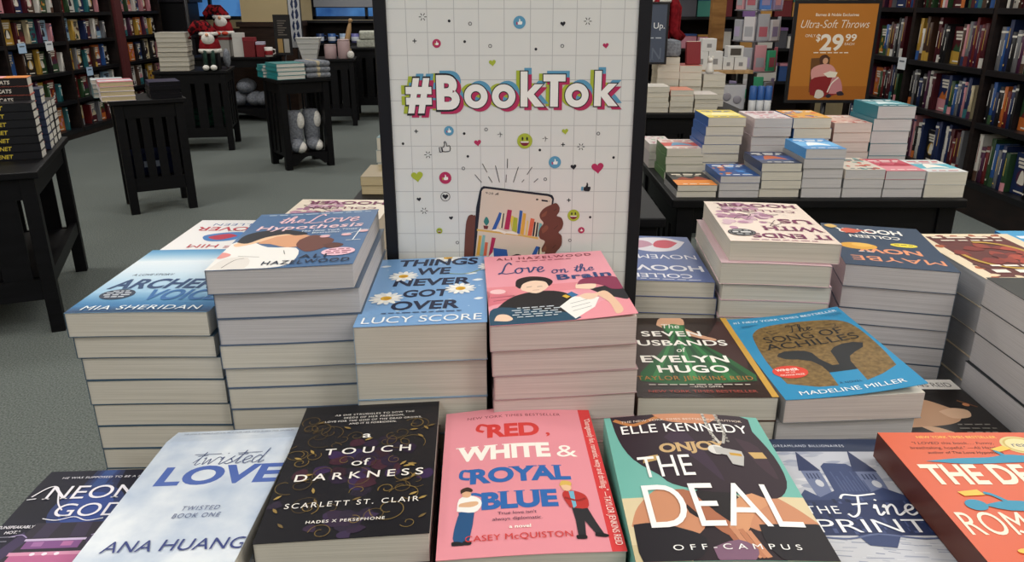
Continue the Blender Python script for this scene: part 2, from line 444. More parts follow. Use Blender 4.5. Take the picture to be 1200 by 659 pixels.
# ------------------------------------------------------------------ tables
def mission_table(label, x, y, rz, w, d, h=0.75, group=None, slats=5, shelf=0.22, sides=True, arch=False, top=0.028, hang=0.02, side_slats=3, name='display_table'):
    r = root(name, label, 'table', (x, y, 0), rz, group)
    mb = MB(); mb.box(-w / 2, w / 2, -d / 2, d / 2, h - top, h, BLACKWOOD, 0.004); mb.build('table_top', r)
    lw = 0.055; X, Y = w / 2 - hang, d / 2 - hang
    for sx in (-1, 1):
        for sy in (-1, 1):
            mb = MB(); cx, cy = sx * (X - lw / 2), sy * (Y - lw / 2)
            mb.box(cx - lw / 2, cx + lw / 2, cy - lw / 2, cy + lw / 2, 0, h - top, BLACKWOOD, 0.003); mb.build('leg', r)
    for sy in (-1, 1):
        mb = MB(); yy = sy * (Y - 0.02); mb.box(-X + lw, X - lw, yy - 0.011, yy + 0.011, h - top - 0.09, h - top, BLACKWOOD); mb.build('apron', r)
    for sx in (-1, 1):
        mb = MB(); xx = sx * (X - 0.02); mb.box(xx - 0.011, xx + 0.011, -Y + lw, Y - lw, h - top - 0.09, h - top, BLACKWOOD); mb.build('apron', r)
    if shelf:
        mb = MB(); mb.box(-X + 0.012, X - 0.012, -Y + lw + 0.001, Y - lw - 0.001, shelf - 0.02, shelf, BLACKWOOD); mb.build('lower_shelf', r)
    zr = (shelf or 0.16) - 0.02
    def rail(sy):
        mb = MB(); yy = sy * (Y - 0.02); b = X - lw
        if arch:
            pts = [(-b, zr + 0.02)] + [(-b, 0.03)] + [(-b * 0.8 + 1.6 * b * t / 12, 0.03 + 0.075 * math.sin(math.pi * t / 12)) for t in range(13)] + [(b, 0.03), (b, zr + 0.02)]
            mb.prism(pts, yy - 0.011, yy + 0.011, BLACKWOOD)
        else:
            mb.box(-b, b, yy - 0.011, yy + 0.011, zr - 0.07, zr + 0.02, BLACKWOOD)
        mb.build('bottom_rail', r)
    rail(-1); rail(1)
    if sides:
        for sy in ((-1, 1) if slats else ()):
            for i in range(slats):
                cx = (-1 + 2 * (i + 0.5) / slats) * (X - lw); sw = (X - lw) / slats * 0.68
                mb = MB(); yy = sy * (Y - 0.02); mb.box(cx - sw, cx + sw, yy - 0.008, yy + 0.008, zr + 0.02, h - top - 0.09, BLACKWOOD); mb.build('slat', r)
        for sx in (-1, 1):
            if not side_slats:
                mb = MB(); xx = sx * (X - 0.02); mb.box(xx - 0.014, xx + 0.014, -Y + lw, Y - lw, zr - .01, zr + .05, BLACKWOOD); mb.build('stretcher', r)
            for i in range(side_slats):
                cy = (-1 + 2 * (i + 0.5) / side_slats) * (Y - lw); sw = (Y - lw) / side_slats * 0.55
                mb = MB(); xx = sx * (X - 0.02); mb.box(xx - 0.008, xx + 0.008, cy - sw, cy + sw, zr + 0.02, h - top - 0.09, BLACKWOOD); mb.build('slat', r)
    return r
mission_table('large black wooden display table carrying the piles of novels and the white sign', 0.235, 0.765, 0, 1.31, 0.83, TABLE_Z, name='display_table')

# ------------------------------------------------------------------ covers of the front table
def art_archer(W, L):
    a = Art(W, L)
    a.grad(0, 14, '#123a60', '#2f74a8', 8); a.grad(14, 44, '#2f74a8', '#9cc4e0', 12); a.grad(44, 95, '#9cc4e0', '#d6e6f2', 12); a.grad(95, 118, '#d6e6f2', '#e3eef6', 6); a.grad(118, 150, '#d4e6f2', '#4f95c6', 12)
    a.blob([(60, 120), (80, 128), (100, 122), (100, 100), (75, 104)], '#e6f0f7')
    a.line([(70, 104), (100, 112)], .8, '#9cc4de')
    a.text('A LOVE STORY', 13, 79, 5, '#3b4b63', w=32, shear=.15)
    a.text("ARCHER'S", 7, 49, 22, '#17406f', w=92, shear=.18, bold=.03)
    a.text('VOICE', 44, 24, 22, '#2b69a6', w=54, shear=.18, bold=.03)
    a.ell(21, 36, 12.5, 11, '#22324a')
    for i, w in enumerate((12, 18, 19, 14)): a.marks(21, 42 - i * 4.2, 2.6, '#d6dde6', w, 'c', 3)
    a.text('MIA SHERIDAN', 9, 4, 8.5, '#eaf3f8', w=83, shear=.15, bold=.01, sp=1.1)
    return a
def art_whitehoover(W, L):
    a = Art(W, L)
    a.text('COLLEEN', 50, 14, 9, '#3a5f9a', w=62, al='c', sp=1.1)
    a.text('HOOVER', 50, 28, 15, '#b3263a', w=86, al='c', bold=.02)
    a.blob([(30, 60), (45, 78), (66, 80), (76, 62), (60, 50), (40, 48)], '#3a76b5')
    a.blob([(42, 62), (56, 76), (70, 66), (54, 54)], '#b02440')
    a.blob([(22, 70), (34, 82), (40, 72), (30, 62)], '#7fb2d8')
    a.text('REMINDERS', 50, 112, 14, '#2b4c86', w=86, al='c', bold=.02)
    a.text('OF HIM', 50, 92, 12, '#b3263a', w=56, al='c', bold=.02)
    a.text('a novel', 50, 42, 4, '#444444', al='c')
    return a
def art_lovehyp(W, L):
    a = Art(W, L)
    a.line([(2, 146), (98, 146)], .5, '#8fb0cf')
    a.marks(8, 144, 2.2, '#cfdbe6', 86, n=9)
    # two kissing people in flat colours
    a.blob([(0, 0), (0, 62), (14, 66), (30, 50), (52, 45), (57, 20), (50, 2), (20, 0)], '#f1efec', 3)
    a.blob([(2, 60), (10, 74), (22, 86), (38, 88), (46, 80), (30, 74), (16, 60), (6, 54)], '#f2c9a4', 4)
    a.blob([(30, 78), (44, 82), (58, 74), (56, 52), (44, 48), (30, 58), (20, 62)], '#dca27c', 4)
    a.blob([(3, 66), (4, 84), (14, 95), (32, 97), (46, 90), (53, 82), (44, 79), (36, 84), (22, 77), (12, 62)], '#20212a', 4)
    a.blob([(50, 66), (58, 78), (70, 70), (77, 60), (72, 42), (62, 34), (54, 44), (50, 54)], '#6b3f38', 4)
    a.blob([(70, 50), (78, 54), (86, 48), (82, 40), (74, 42)], '#5c342e', 4)
    a.blob([(2, 2), (6, 24), (22, 26), (26, 2)], '#e6e1dc', 3)
    a.line([(10, 4), (14, 20), (20, 24)], .7, '#7f7a78', True); a.line([(14, 30), (30, 26)], .7, '#8a8684'); a.line([(44, 40), (47, 30)], .7, '#8a8684')
    a.blob([(0, 26), (0, 40), (8, 34), (4, 26)], '#e79a95', 3)
    a.script('the', 22, 117, 20, '#f3c6cf', 1.5, w=20); a.script('Love', 43, 114, 26, '#f3c6cf', 1.7, w=44)
    a.text('Hypothesis', 9, 97, 13, '#f6cfd6', w=84, bold=.015, shear=.1, sp=1.08)
    a.text('The New York Times', 46, 88, 5, '#eef2f6', w=44); a.text('Bestseller', 56, 82, 4.5, '#eef2f6', w=22)
    for u, v in ((68, 72), (84, 74), (96, 82)): a.ell(u, v, 4, 3.4, '#e9b7bd', 14); a.line([(u - 4, v + 4), (u + 4, v + 4)], .7, '#e8eef4')
    a.line([(93, 89), (91, 58)], .9, '#f2f4f7'); a.line([(86, 58), (97, 58)], .9, '#f2f4f7'); a.line([(84, 76), (93, 82), (99, 84)], .7, '#e2e9f0')
    a.ell(85, 30, 12, 9.5, '#f2c4d2')
    for i, w in enumerate((15, 18, 14)): a.marks(85, 34 - i * 4.6, 3, '#8a3a58', w, 'c', 3)
    a.text('ALI', 59, 18, 8.5, '#16243f', w=19, sp=1.2, bold=.01)
    a.text('HAZELWOOD', 36, 6, 8.5, '#16243f', w=60, sp=1.15, bold=.01)
    return a
def daisy(a, u, v, r, n=13):
    k = a.ku / a.kv
    for i in range(n):
        t = 2 * math.pi * i / n
        cu, cv = u + .62 * r * math.cos(t), v + .62 * r * math.sin(t) * k
        pts = []
        for j in range(12):
            q = 2 * math.pi * j / 12; x, y = .4 * r * math.cos(q), .16 * r * math.sin(q)
            pts.append((cu + x * math.cos(t) - y * math.sin(t), cv + (x * math.sin(t) + y * math.cos(t)) * k))
        a.poly(pts, '#f4f3ee' if i % 2 else '#e4e6e6')
    a.ell(u, v, r * .33, r * .33 * k, '#e0b12c', 16); a.ell(u + .04 * r, v - .05 * r, r * .2, r * .2 * k, '#c8941c', 12)
def art_things(W, L):
    a = Art(W, L)
    rr = random.Random(3)
    for i in range(26):
        u, v = rr.uniform(3, 97), rr.uniform(20, 146); a.ell(u, v, rr.uniform(.6, 1.8), rr.uniform(.5, 1.5), '#b8d3ec', 8)
    for (u, v, s, c) in ((14, 62, 6, 0), (92, 88, 5, 1), (86, 104, 6, 2), (8, 130, 5, 1), (93, 46, 4, 2)):
        a.blob([(u - s, v), (u, v + 3), (u + s, v + 1), (u, v - 2)], '#e9eef2', 3)
    daisy(a, 64, 148, 13)
    a.line([(99, 118), (82, 104), (60, 108)], 1.2, '#8a9a4a', True)
    ink = '#1c2440'
    a.text('THINGS', 20, 129, 17, ink, w=72, bold=.03, shear=.08)
    a.text('WE', 38, 106, 17, ink, w=30, bold=.03, shear=.08)
    a.text('NEVER', 20, 80, 16, ink, w=66, bold=.03, shear=.08)
    a.text('GOT', 31, 55, 15, ink, w=38, bold=.03, shear=.08)
    a.text('OVER', 24, 29, 17, ink, w=54, bold=.03, shear=.08)
    daisy(a, 27, 103, 13); daisy(a, 78, 69, 13); daisy(a, 18, 53, 14); daisy(a, 104, 120, 12)
    a.marks(18, 21.5, 2.2, '#3c5478', 62, n=10)
    a.text('LUCY SCORE', 5, 4, 12, '#f2f6f9', w=91, shear=.04)
    return a
def art_brain(W, L):
    a = Art(W, L)
    a.poly([(0, 34), (0, 66), (20, 62), (22, 54), (100, 62), (100, 74), (0, 74)], '#e68d97')
    a.poly([(56, 0), (100, 0), (100, 36), (80, 30)], '#ef9aa6')
    a.poly([(0, 36), (16, 42), (18, 56), (2, 60)], '#d97786')
    a.ell(8, 64, 6, 5, '#f6c9cc', 16); a.line([(2, 52), (20, 54)], .8, '#7c2f42'); a.line([(4, 45), (20, 48)], .8, '#7c2f42')
    # seated person in black, another leaning over with a sheet of paper
    a.blob([(4, 26), (14, 46), (28, 58), (46, 60), (58, 52), (62, 36), (58, 10), (40, 4), (14, 12)], '#17171c', 4)
    a.blob([(0, 0), (1, 26), (10, 32), (26, 26), (44, 20), (56, 12), (58, 0)], '#1f4a63', 3)
    a.blob([(3, 8), (6, 18), (12, 18), (16, 10), (12, 6)], '#f0cdb4', 4)
    a.blob([(26, 64), (25, 76), (32, 86), (42, 84), (47, 74), (44, 64), (36, 56)], '#f3d4bd', 4)
    a.blob([(22, 74), (24, 88), (34, 94), (46, 90), (51, 80), (47, 70), (45, 80), (36, 84), (28, 78), (25, 68)], '#17151a', 4)
    a.line([(30, 70), (34, 71)], .7, '#33242a'); a.line([(38, 70), (42, 70)], .7, '#33242a'); a.line([(34, 63), (39, 63)], .6, '#a05a50')
    a.blob([(76, 56), (86, 60), (100, 62), (100, 30), (92, 34), (84, 42)], '#1b1b22', 4)
    a.blob([(78, 46), (86, 50), (90, 36), (92, 10), (86, 4), (85, 26)], '#eec6a8', 4)
    a.poly([(50, 26), (62, 44), (80, 38), (74, 20), (58, 2)], '#f6f4f0')
    for i in range(3): a.line([(58, 30 - i * 7), (72, 36 - i * 7)], .6, '#8c8a90')
    a.blob([(66, 44), (72, 48), (80, 44), (76, 36), (70, 36)], '#f0cdb4', 4)
    a.blob([(66, 60), (68, 70), (76, 74), (82, 66), (78, 56)], '#f3d4bd', 4)
    a.blob([(68, 68), (74, 80), (90, 82), (100, 76), (100, 52), (92, 52), (88, 60), (82, 66), (76, 68)], '#8a2f52', 4)
    a.poly([(58, 50), (62, 54), (66, 46), (61, 42)], '#2c6fa3'); a.poly([(54, 46), (57, 49), (60, 44), (57, 41)], '#d9b23a')
    a.text('ALI HAZELWOOD', 10, 138, 6.5, '#7c1f33', w=80, sp=1.25, bold=.01)
    a.marks(26, 132, 2.2, '#a04a5c', 46, n=7)
    a.script('Love', 10, 103, 26, '#26477c', 1.5, w=37); a.script('on the', 52, 98, 17, '#26477c', 1.1, w=34)
    a.text('Brain', 55, 82, 12, '#26477c', w=42, bold=.03, sp=1.1)
    for i, w in enumerate((26, 34, 30, 34, 28)): a.marks(33, 27 - i * 4.2, 2.4, '#c9d2da', w, 'c', 5)
    return a
def art_evelyn(W, L):
    a = Art(W, L)
    a.blob([(50, 60), (80, 120), (94, 140), (94, 60), (80, 40)], '#3a1a18', 3)
    # seated figure in a long green gown
    a.blob([(36, 134), (42, 150), (60, 150), (60, 134), (52, 126), (42, 126)], '#d8a888', 3)
    a.blob([(56, 130), (70, 112), (80, 104), (78, 100), (66, 106), (54, 118)], '#d2a080', 3)
    a.poly([(40, 132), (60, 134), (58, 112), (64, 98), (80, 70), (94, 36), (92, 26), (60, 22), (30, 20), (6, 26), (8, 40), (28, 74), (42, 100)], '#1f5a30')
    for i, (x0, x1, c) in enumerate(((46, 14, '#2f7a42'), (48, 30, '#143f22'), (50, 44, '#39884d'), (53, 58, '#17462a'), (55, 72, '#2f7a42'), (57, 86, '#143f22'))):
        a.poly([(x0, 112), (x0 + 1.5, 112), (x1 + 5, 27), (x1 - 1, 26)], c)
    a.blob([(42, 130), (50, 136), (58, 130), (54, 116), (44, 116)], '#2f7a42', 3)
    a.rect(95, 0, 100, 150, '#c79a3e')
    a.ell(4, 137, 7, 8, '#b8933a')
    a.text('The', 40, 126, 10, '#f0ece4', w=15, shear=.2)
    a.text('SEVEN', 20, 109, 11, '#f4f1ea', w=50, bold=.02, sp=1.1)
    a.text('HUSBANDS', 2, 90, 11, '#f4f1ea', w=85, bold=.02, sp=1.05)
    a.text('of', 43, 77, 9, '#f0ece4', w=8, shear=.2)
    a.text('EVELYN', 12, 58, 12.5, '#f4f1ea', w=68, bold=.025, sp=1.05)
    a.text('HUGO', 22, 40, 12.5, '#f4f1ea', w=54, bold=.025, sp=1.05)
    a.text('TAYLOR JENKINS REID', 4, 27, 7, '#b0793a', w=86, sp=1.1)
    a.marks(11, 18.5, 2.2, '#c9c0b4', 74, n=11); a.text('—EMILY GIFFIN', 40, 14.5, 2.6, '#e6ddd2', w=24)
    a.text('NEW YORK TIMES BESTSELLER', 9, 6.5, 4.2, '#a5443a', w=78, bold=.01)
    return a
def art_song(W, L):
    a = Art(W, L)
    B = noise_mat('bronze_print', '#5a4424', '#8f7444', 220, 0.5, 0.4, 5, (1, 1, 1), 0.25, 0.75)
    D = '#1d2024'
    a.poly(spline([(10, 24), (8, 60), (12, 104), (18, 120), (30, 129), (52, 132), (76, 129), (92, 120), (97, 100), (97, 62), (94, 33)], 4) + [(80, 24), (66, 18), (67, 36), (46, 36), (44, 15), (30, 16)], B)
    a.poly([(19, 70), (22, 75), (28, 78), (36, 78), (43, 76), (47, 71), (48, 60), (53, 47), (58, 47), (60, 60), (61, 70), (66, 76), (74, 80), (83, 80), (89, 76), (86, 69), (78, 64), (71, 58), (68, 50), (67, 36), (46, 36), (45, 48), (41, 57), (33, 62), (24, 64)], D)
    a.text('#1 NEW YORK TIMES BESTSELLER', 6, 139, 4.2, '#e9f2f6', w=90, bold=.015, slope=.02)
    a.script('The', 44, 112, 14, D, .9, w=20); a.line([(38, 116), (30, 112), (27, 117), (34, 119)], .6, D, True); a.line([(68, 115), (80, 111), (84, 117), (76, 118)], .6, D, True)
    a.text('SONG OF', 20, 96, 12, D, w=64, serif=True, slope=.04); a.text('ACHILLES', 15, 82, 12, D, w=76, serif=True, slope=.04)
    a.ell(19, 42, 13, 10.5, '#d8402f')
    a.text('WINNER', 18, 44, 4, '#f4ece4', w=17, al='c', bold=.02); a.text('OF THE', 19, 40.5, 2, '#f4ece4', w=7, al='c'); a.text('ORANGE PRIZE', 19, 36, 2.6, '#f4ece4', w=18, al='c')
    a.text('A NOVEL', 46, 17, 3, '#14395a', w=16, sp=1.2)
    a.text('MADELINE MILLER', 13, 5, 6, '#eef5f8', w=76, bold=.015, slope=.02)
    for i in range(4): a.line([(10, 132 - i * 1.5), (26 - i * 3, 134 - i * 1.6)], .4, '#1a6088'); a.line([(80 + i * 3, 136 - i * 1.5), (97, 138 - i * 1.6)], .4, '#1a6088')
    return a
def swirl(a, u, v, r, c, w=.5, turns=1.3, dirn=1, a0=0.0):
    k = a.ku / a.kv
    a.line([(u + r * (1 - t / 14 * .75) * math.cos(a0 + dirn * turns * 2 * math.pi * t / 14), v + r * k * (1 - t / 14 * .75) * math.sin(a0 + dirn * turns * 2 * math.pi * t / 14)) for t in range(15)], w, c, True)
def art_touch(W, L):
    a = Art(W, L)
    rr = random.Random(11)
    for i in range(40):
        u, v = rr.gauss(58, 15), rr.gauss(74, 14)
        a.blob([(u + rr.uniform(4, 8) * math.cos(q * 1.26), v + rr.uniform(3, 8) * math.sin(q * 1.26)) for q in range(5)], rr.choice(['#241530', '#34204a', '#3c1a2a', '#1e1628', '#2e1624', '#2a1f4a']), 3)
    for i in range(18):
        u, v = rr.gauss(50, 14), rr.gauss(16, 6)
        a.blob([(u + rr.uniform(3, 7) * math.cos(q * 1.26), v + rr.uniform(2, 6) * math.sin(q * 1.26)) for q in range(5)], rr.choice(['#241a30', '#332444', '#2c1c36']), 3)
    for i in range(44):
        u, v = rr.uniform(6, 95), rr.uniform(6, 130)
        swirl(a, u, v, rr.uniform(4, 13), rr.choice(['#6a5630', '#7d6838', '#4f4126', '#5c4b2c']), rr.uniform(.3, .65), rr.uniform(.5, 1.3), rr.choice((-1, 1)), rr.uniform(0, 6))
    for i in range(26):
        u, v = rr.choice([rr.uniform(4, 26), rr.uniform(74, 96), rr.uniform(4, 96)]), rr.uniform(6, 128); t = rr.uniform(0, 3)
        a.blob([(u + 3 * math.cos(t), v + 3 * math.sin(t)), (u - math.sin(t), v + math.cos(t)), (u - 3 * math.cos(t), v - 3 * math.sin(t)), (u + math.sin(t), v - math.cos(t))], rr.choice(['#8f7640', '#6e5a34', '#a58a4c']), 3)
    wh = '#ece8e2'
    for i, t in enumerate(['AS SHE STRUGGLES TO SOW THE', 'SEEDS OF HER FREEDOM,', 'LOVE FOR THE GOD OF THE DEAD GROWS,', 'AND IT IS FORBIDDEN.']): a.text(t, 53, 134 - i * 4.2, 2.3, wh, w=(58, 44, 70, 34)[i], al='c', sp=1.15)
    a.text('a', 51, 103, 7.5, wh, al='c', w=6, bold=.01)
    a.text('T O U C H', 25, 84, 7.5, wh, w=58, bold=.01); a.text('of', 45, 70, 8, wh, w=12)
    a.text('D A R K N E S S', 11, 56, 7.5, wh, w=82, bold=.01)
    a.text('SCARLETT ST. CLAIR', 11, 29, 5, wh, w=81, sp=1.3); a.text('HADES X PERSEPHONE', 27, 14, 2.6, wh, w=46, bold=.01, sp=1.2)
    return a
def art_rwrb(W, L):
    a = Art(W, L)
    a.rect(92, 0, 100, 150, '#d23a3c')
    red, wht, blu = '#cf3b38', '#f6f2ea', '#2c66ad'
    a.text('NEW YORK TIMES BESTSELLER', 15, 138, 3.2, '#7d3040', w=64, bold=.01, sp=1.1)
    a.text('RED', 27, 114, 15.5, red, w=36, bold=.045, serif=True); a.line([(30, 127), (24, 130), (22, 124), (26, 121)], 2.6, red, True); a.text(',', 67, 114, 13, red, bold=.01)
    a.text('WHITE', 8, 89, 15.5, wht, w=60, bold=.045, serif=True); a.text('&', 72, 88, 14, wht, w=13)
    a.text('ROYAL', 16, 64.5, 14.5, blu, w=62, bold=.045, serif=True); a.line([(20, 76), (13, 78), (12, 71), (17, 69)], 2.4, blu, True)
    a.text('BLUE', 24, 39.5, 15, blu, w=44, bold=.05, serif=True); a.line([(27, 50), (19, 54), (17, 47), (22, 44)], 2.4, blu, True)
    # two small leaning men
    a.blob([(9, 24), (12, 38), (19, 38), (18, 26), (17, 13), (9, 13)], '#22507f', 3)
    a.poly([(11, 38), (20, 38), (19, 26), (17, 12), (9, 11), (12, 25)], '#22507f')
    a.blob([(10, 39), (11, 50), (17, 53), (23, 49), (24, 43), (20, 37)], '#f1efec', 3)
    a.blob([(11, 43), (18, 42), (22, 44), (21, 47), (12, 46)], '#dcb08c', 3)
    a.blob([(13, 52), (13, 57), (17, 58), (18, 53), (16, 51)], '#dcae8a', 3); a.blob([(12, 55), (12, 59), (16, 61), (19, 58), (18, 56), (15, 57)], '#3a281f', 3)
    a.blob([(8, 10), (8, 13), (12, 13), (15, 10)], '#1d1d22', 3); a.blob([(14, 10), (14, 13), (18, 13), (18, 10)], '#1d1d22', 3)
    a.poly([(75, 38), (84, 36), (87, 24), (90, 14), (86, 13), (81, 25), (80, 12), (76, 12), (76, 26)], '#26262b')
    a.blob([(74, 37), (71, 48), (74, 53), (81, 51), (85, 46), (84, 36)], '#b8322f', 3)
    a.poly([(75, 52), (78, 52), (78, 38), (76, 36)], '#6fb0c8')
    a.line([(72, 46), (79, 43), (84, 45)], 1.6, '#8f2523', True)
    a.blob([(72, 53), (71, 58), (75, 60), (77, 55), (75, 52)], '#e6bd98', 3); a.blob([(70, 57), (72, 62), (77, 61), (77, 57), (74, 58)], '#d9b45a', 3)
    a.blob([(75, 10), (75, 13), (80, 13), (80, 10)], '#141418', 3); a.blob([(85, 12), (86, 15), (92, 13), (91, 11)], '#141418', 3)
    a.text("True love isn't", 44, 33, 2.8, '#5b3a52', w=22, al='c'); a.text('always diplomatic.', 44, 28, 2.8, '#5b3a52', w=28, al='c')
    a.text('a novel', 45, 21, 2.8, wht, w=12, al='c', bold=.02); a.text('CASEY McQUISTON', 15, 12, 5, red, w=58, bold=.015, sp=1.05)
    a.text('"Outrageously fun, romantic, witty and thrilling." —TAYLOR JENKINS REID', 94.8, 134, 4.0, '#f7e2da', w=190 * .69, rot=-math.pi / 2)
    return a
def art_deal(W, L):
    a = Art(W, L)
    sk, sk2, jr = '#c78a68', '#a9694c', '#2c1d28'
    a.rect(0, 0, 100, 56, '#d9c9a4'); a.poly([(0, 0), (100, 0), (100, 12), (0, 14)], '#c9b890')
    a.poly([(28, 0), (74, 0), (78, 52), (26, 60)], '#241820')
    a.blob([(2, 30), (8, 48), (22, 64), (34, 56), (42, 40), (36, 22), (16, 18)], sk, 4)
    a.blob([(102, 28), (92, 46), (80, 58), (68, 50), (58, 38), (66, 24), (90, 20)], sk, 4)
    a.blob([(44, 62), (36, 54), (34, 40), (46, 30), (60, 30), (66, 44), (60, 60)], '#191318', 3)
    a.blob([(4, 152), (6, 120), (12, 96), (24, 78), (30, 68), (46, 60), (62, 58), (78, 54), (88, 56), (96, 72), (97, 100), (92, 130), (86, 152)], jr, 3)
    a.blob([(34, 120), (50, 90), (60, 70), (56, 100), (46, 130)], '#38263a', 3); a.blob([(78, 120), (84, 90), (92, 74), (90, 110)], '#3b2834', 3)
    a.blob([(30, 152), (38, 141), (52, 137), (66, 138), (72, 152)], sk, 3)
    a.line([(6, 146), (16, 138), (24, 140), (34, 146)], 3.2, '#b97a45', True)
    a.poly([(18, 98), (27, 100), (26, 94), (17, 91)], '#c9a568'); a.poly([(82, 103), (91, 104), (92, 97), (84, 96)], '#c9a568')
    a.text('ONJOY', 29, 102, 10, '#c9a978', w=42, bold=.04, serif=True, slope=.08)
    a.blob([(30, 62), (38, 60), (48, 40), (56, 26), (50, 20), (42, 32), (34, 48)], sk2, 3)
    a.blob([(72, 58), (62, 52), (56, 36), (52, 26), (60, 22), (68, 38), (80, 50)], '#d1966f', 3)
    for i in range(4): a.line([(50 + i * 3.6, 28 - i * 1.5), (54 + i * 3.4, 12 - i * 1.2), (60 + i * 2, 2)], 3.0, (sk2, sk, '#b97a5a', sk)[i], True)
    a.blob([(3, 31), (14, 32), (28, 26), (38, 18), (34, 4), (20, -2), (4, -2)], '#17131c', 3)
    a.blob([(68, 29), (84, 30), (104, 28), (104, -2), (76, -2), (68, 12)], '#17131c', 3)
    a.blob([(40, 10), (54, 16), (62, 8), (56, -2), (42, -2)], '#7c5a72', 3)
    a.line([(64, 150), (64, 128), (67, 112)], 1.8, '#c9c6bf', True); a.line([(72, 150), (73, 128), (69, 112)], 1.8, '#b4b1ab', True)
    for i in range(9): a.ell(64 + (i % 2) * .6, 147 - i * 4, 1.1, 1.5, '#8d8a86', 8); a.ell(72.6, 147 - i * 4, 1.1, 1.5, '#8d8a86', 8)
    a.ell(63, 104, 5, 5.5, '#dcdbd8', 18); a.poly([(62, 108), (78, 103), (78, 97), (75, 86), (69, 88), (68, 98), (62, 100)], '#b9b8b6'); a.poly([(70, 101), (77, 100), (77, 97), (70, 98)], '#c59a3c')
    wh = '#f6f4f2'
    a.text('THE NEW YORK TIMES BESTSELLING AUTHOR', 10, 140.5, 2.6, '#e8d6c8', w=78)
    a.text('ELLE KENNEDY', 9, 126, 11, wh, w=80, bold=.005, sp=1.05)
    a.text('THE', 14, 75, 24, wh, w=31, slope=.02)
    a.text('DEAL', 12, 27, 43, wh, w=80, bold=-.004)
    a.text('OFF-CAMPUS', 20, 8, 4.6, wh, w=64, sp=1.7)
    return a
def art_twisted(W, L):
    a = Art(W, L)
    a.text("HE HAS A HEART OF ICE, BUT FOR HER, HE'D BURN THE WORLD.", 8, 143, 2.2, '#5a6684', w=86, bold=.005)
    a.text('LOVE', 15, 80, 20, '#4c66ae', w=86, bold=.035, shear=.03)
    a.script('twisted', 32, 101, 17, '#46547c', .8, w=52); a.line([(30, 113), (50, 113)], .6, '#46547c'); a.line([(62, 113), (80, 113.5)], .6, '#46547c')
    a.text('TWISTED', 47, 52.5, 4.4, '#5d6a8e', w=25, sp=1.25, shear=.1); a.text('BOOK ONE', 44, 45.5, 4.4, '#5d6a8e', w=31, sp=1.25, shear=.1)
    a.text('ANA HUANG', 13, 17, 10, '#34417e', w=88, shear=.05)
    return a
def art_neon(W, L):
    a = Art(W, L)
    for (u0, u1, c) in ((40, 64, '#16224a'), (44, 60, '#1c3064'), (47, 57, '#27457f')): a.poly([(u0, 150), (u1, 150), (u1 + 12, 84), (u0 - 4, 84)], c)
    a.ell(56, 106, 28, 24, '#1b2f66'); a.ell(56, 106, 20, 17, '#26428a')
    a.poly([(26, 92), (78, 92), (84, 30), (16, 30)], '#1b1328'); a.poly([(12, 40), (30, 76), (22, 84), (6, 50)], '#33224c'); a.poly([(92, 40), (74, 76), (82, 84), (97, 50)], '#33224c')
    a.poly([(34, 92), (46, 92), (44, 78), (32, 78)], '#2c2040'); a.poly([(58, 92), (70, 92), (72, 78), (60, 78)], '#2c2040')
    a.rect(30, 68, 72, 76, '#7d4a86'); a.rect(28, 75, 74, 77, '#c9b9d8'); a.rect(36, 70, 44, 74, '#a06aa2'); a.rect(58, 70, 66, 74, '#b06a9e')
    a.rect(26, 52, 76, 64, '#b8608e'); a.rect(24, 62, 78, 65, '#d490b0')
    for i in range(3): a.ell(42 + i * 9, 63, 2, 1.4, '#efe2ee', 10)
    a.rect(20, 36, 82, 50, '#3c2450')
    a.line([(14, 79), (22, 81), (28, 78)], .9, '#a898c4', True); a.line([(76, 79), (82, 81), (90, 78)], .9, '#a898c4', True)
    wh = '#ece9f2'
    a.text('HE WAS SUPPOSED TO BE A MYTH.', 16, 139, 2.6, wh, w=78, bold=.008, sp=1.1)
    a.text('NEON', 14, 116, 15, wh, w=76, serif=True); a.line([(4, 119), (12, 129), (20, 128), (30, 112), (38, 104)], 1.3, wh, True); a.line([(2, 116), (9, 117)], 1, wh)
    a.text('GODS', 33, 97.5, 14, wh, w=66, serif=True); a.line([(28, 96), (40, 94), (52, 97), (64, 93), (76, 95)], 1, wh, True)
    a.text('"UNSPEAKABLY', 0, 87, 2.8, wh, w=27, bold=.01); a.text('HOT."', 8, 82, 2.8, wh, w=11, bold=.01); a.line([(2, 79), (19, 79)], .5, '#b8b4c6'); a.line([(4, 75), (15, 75)], .5, '#b8b4c6')
    return a
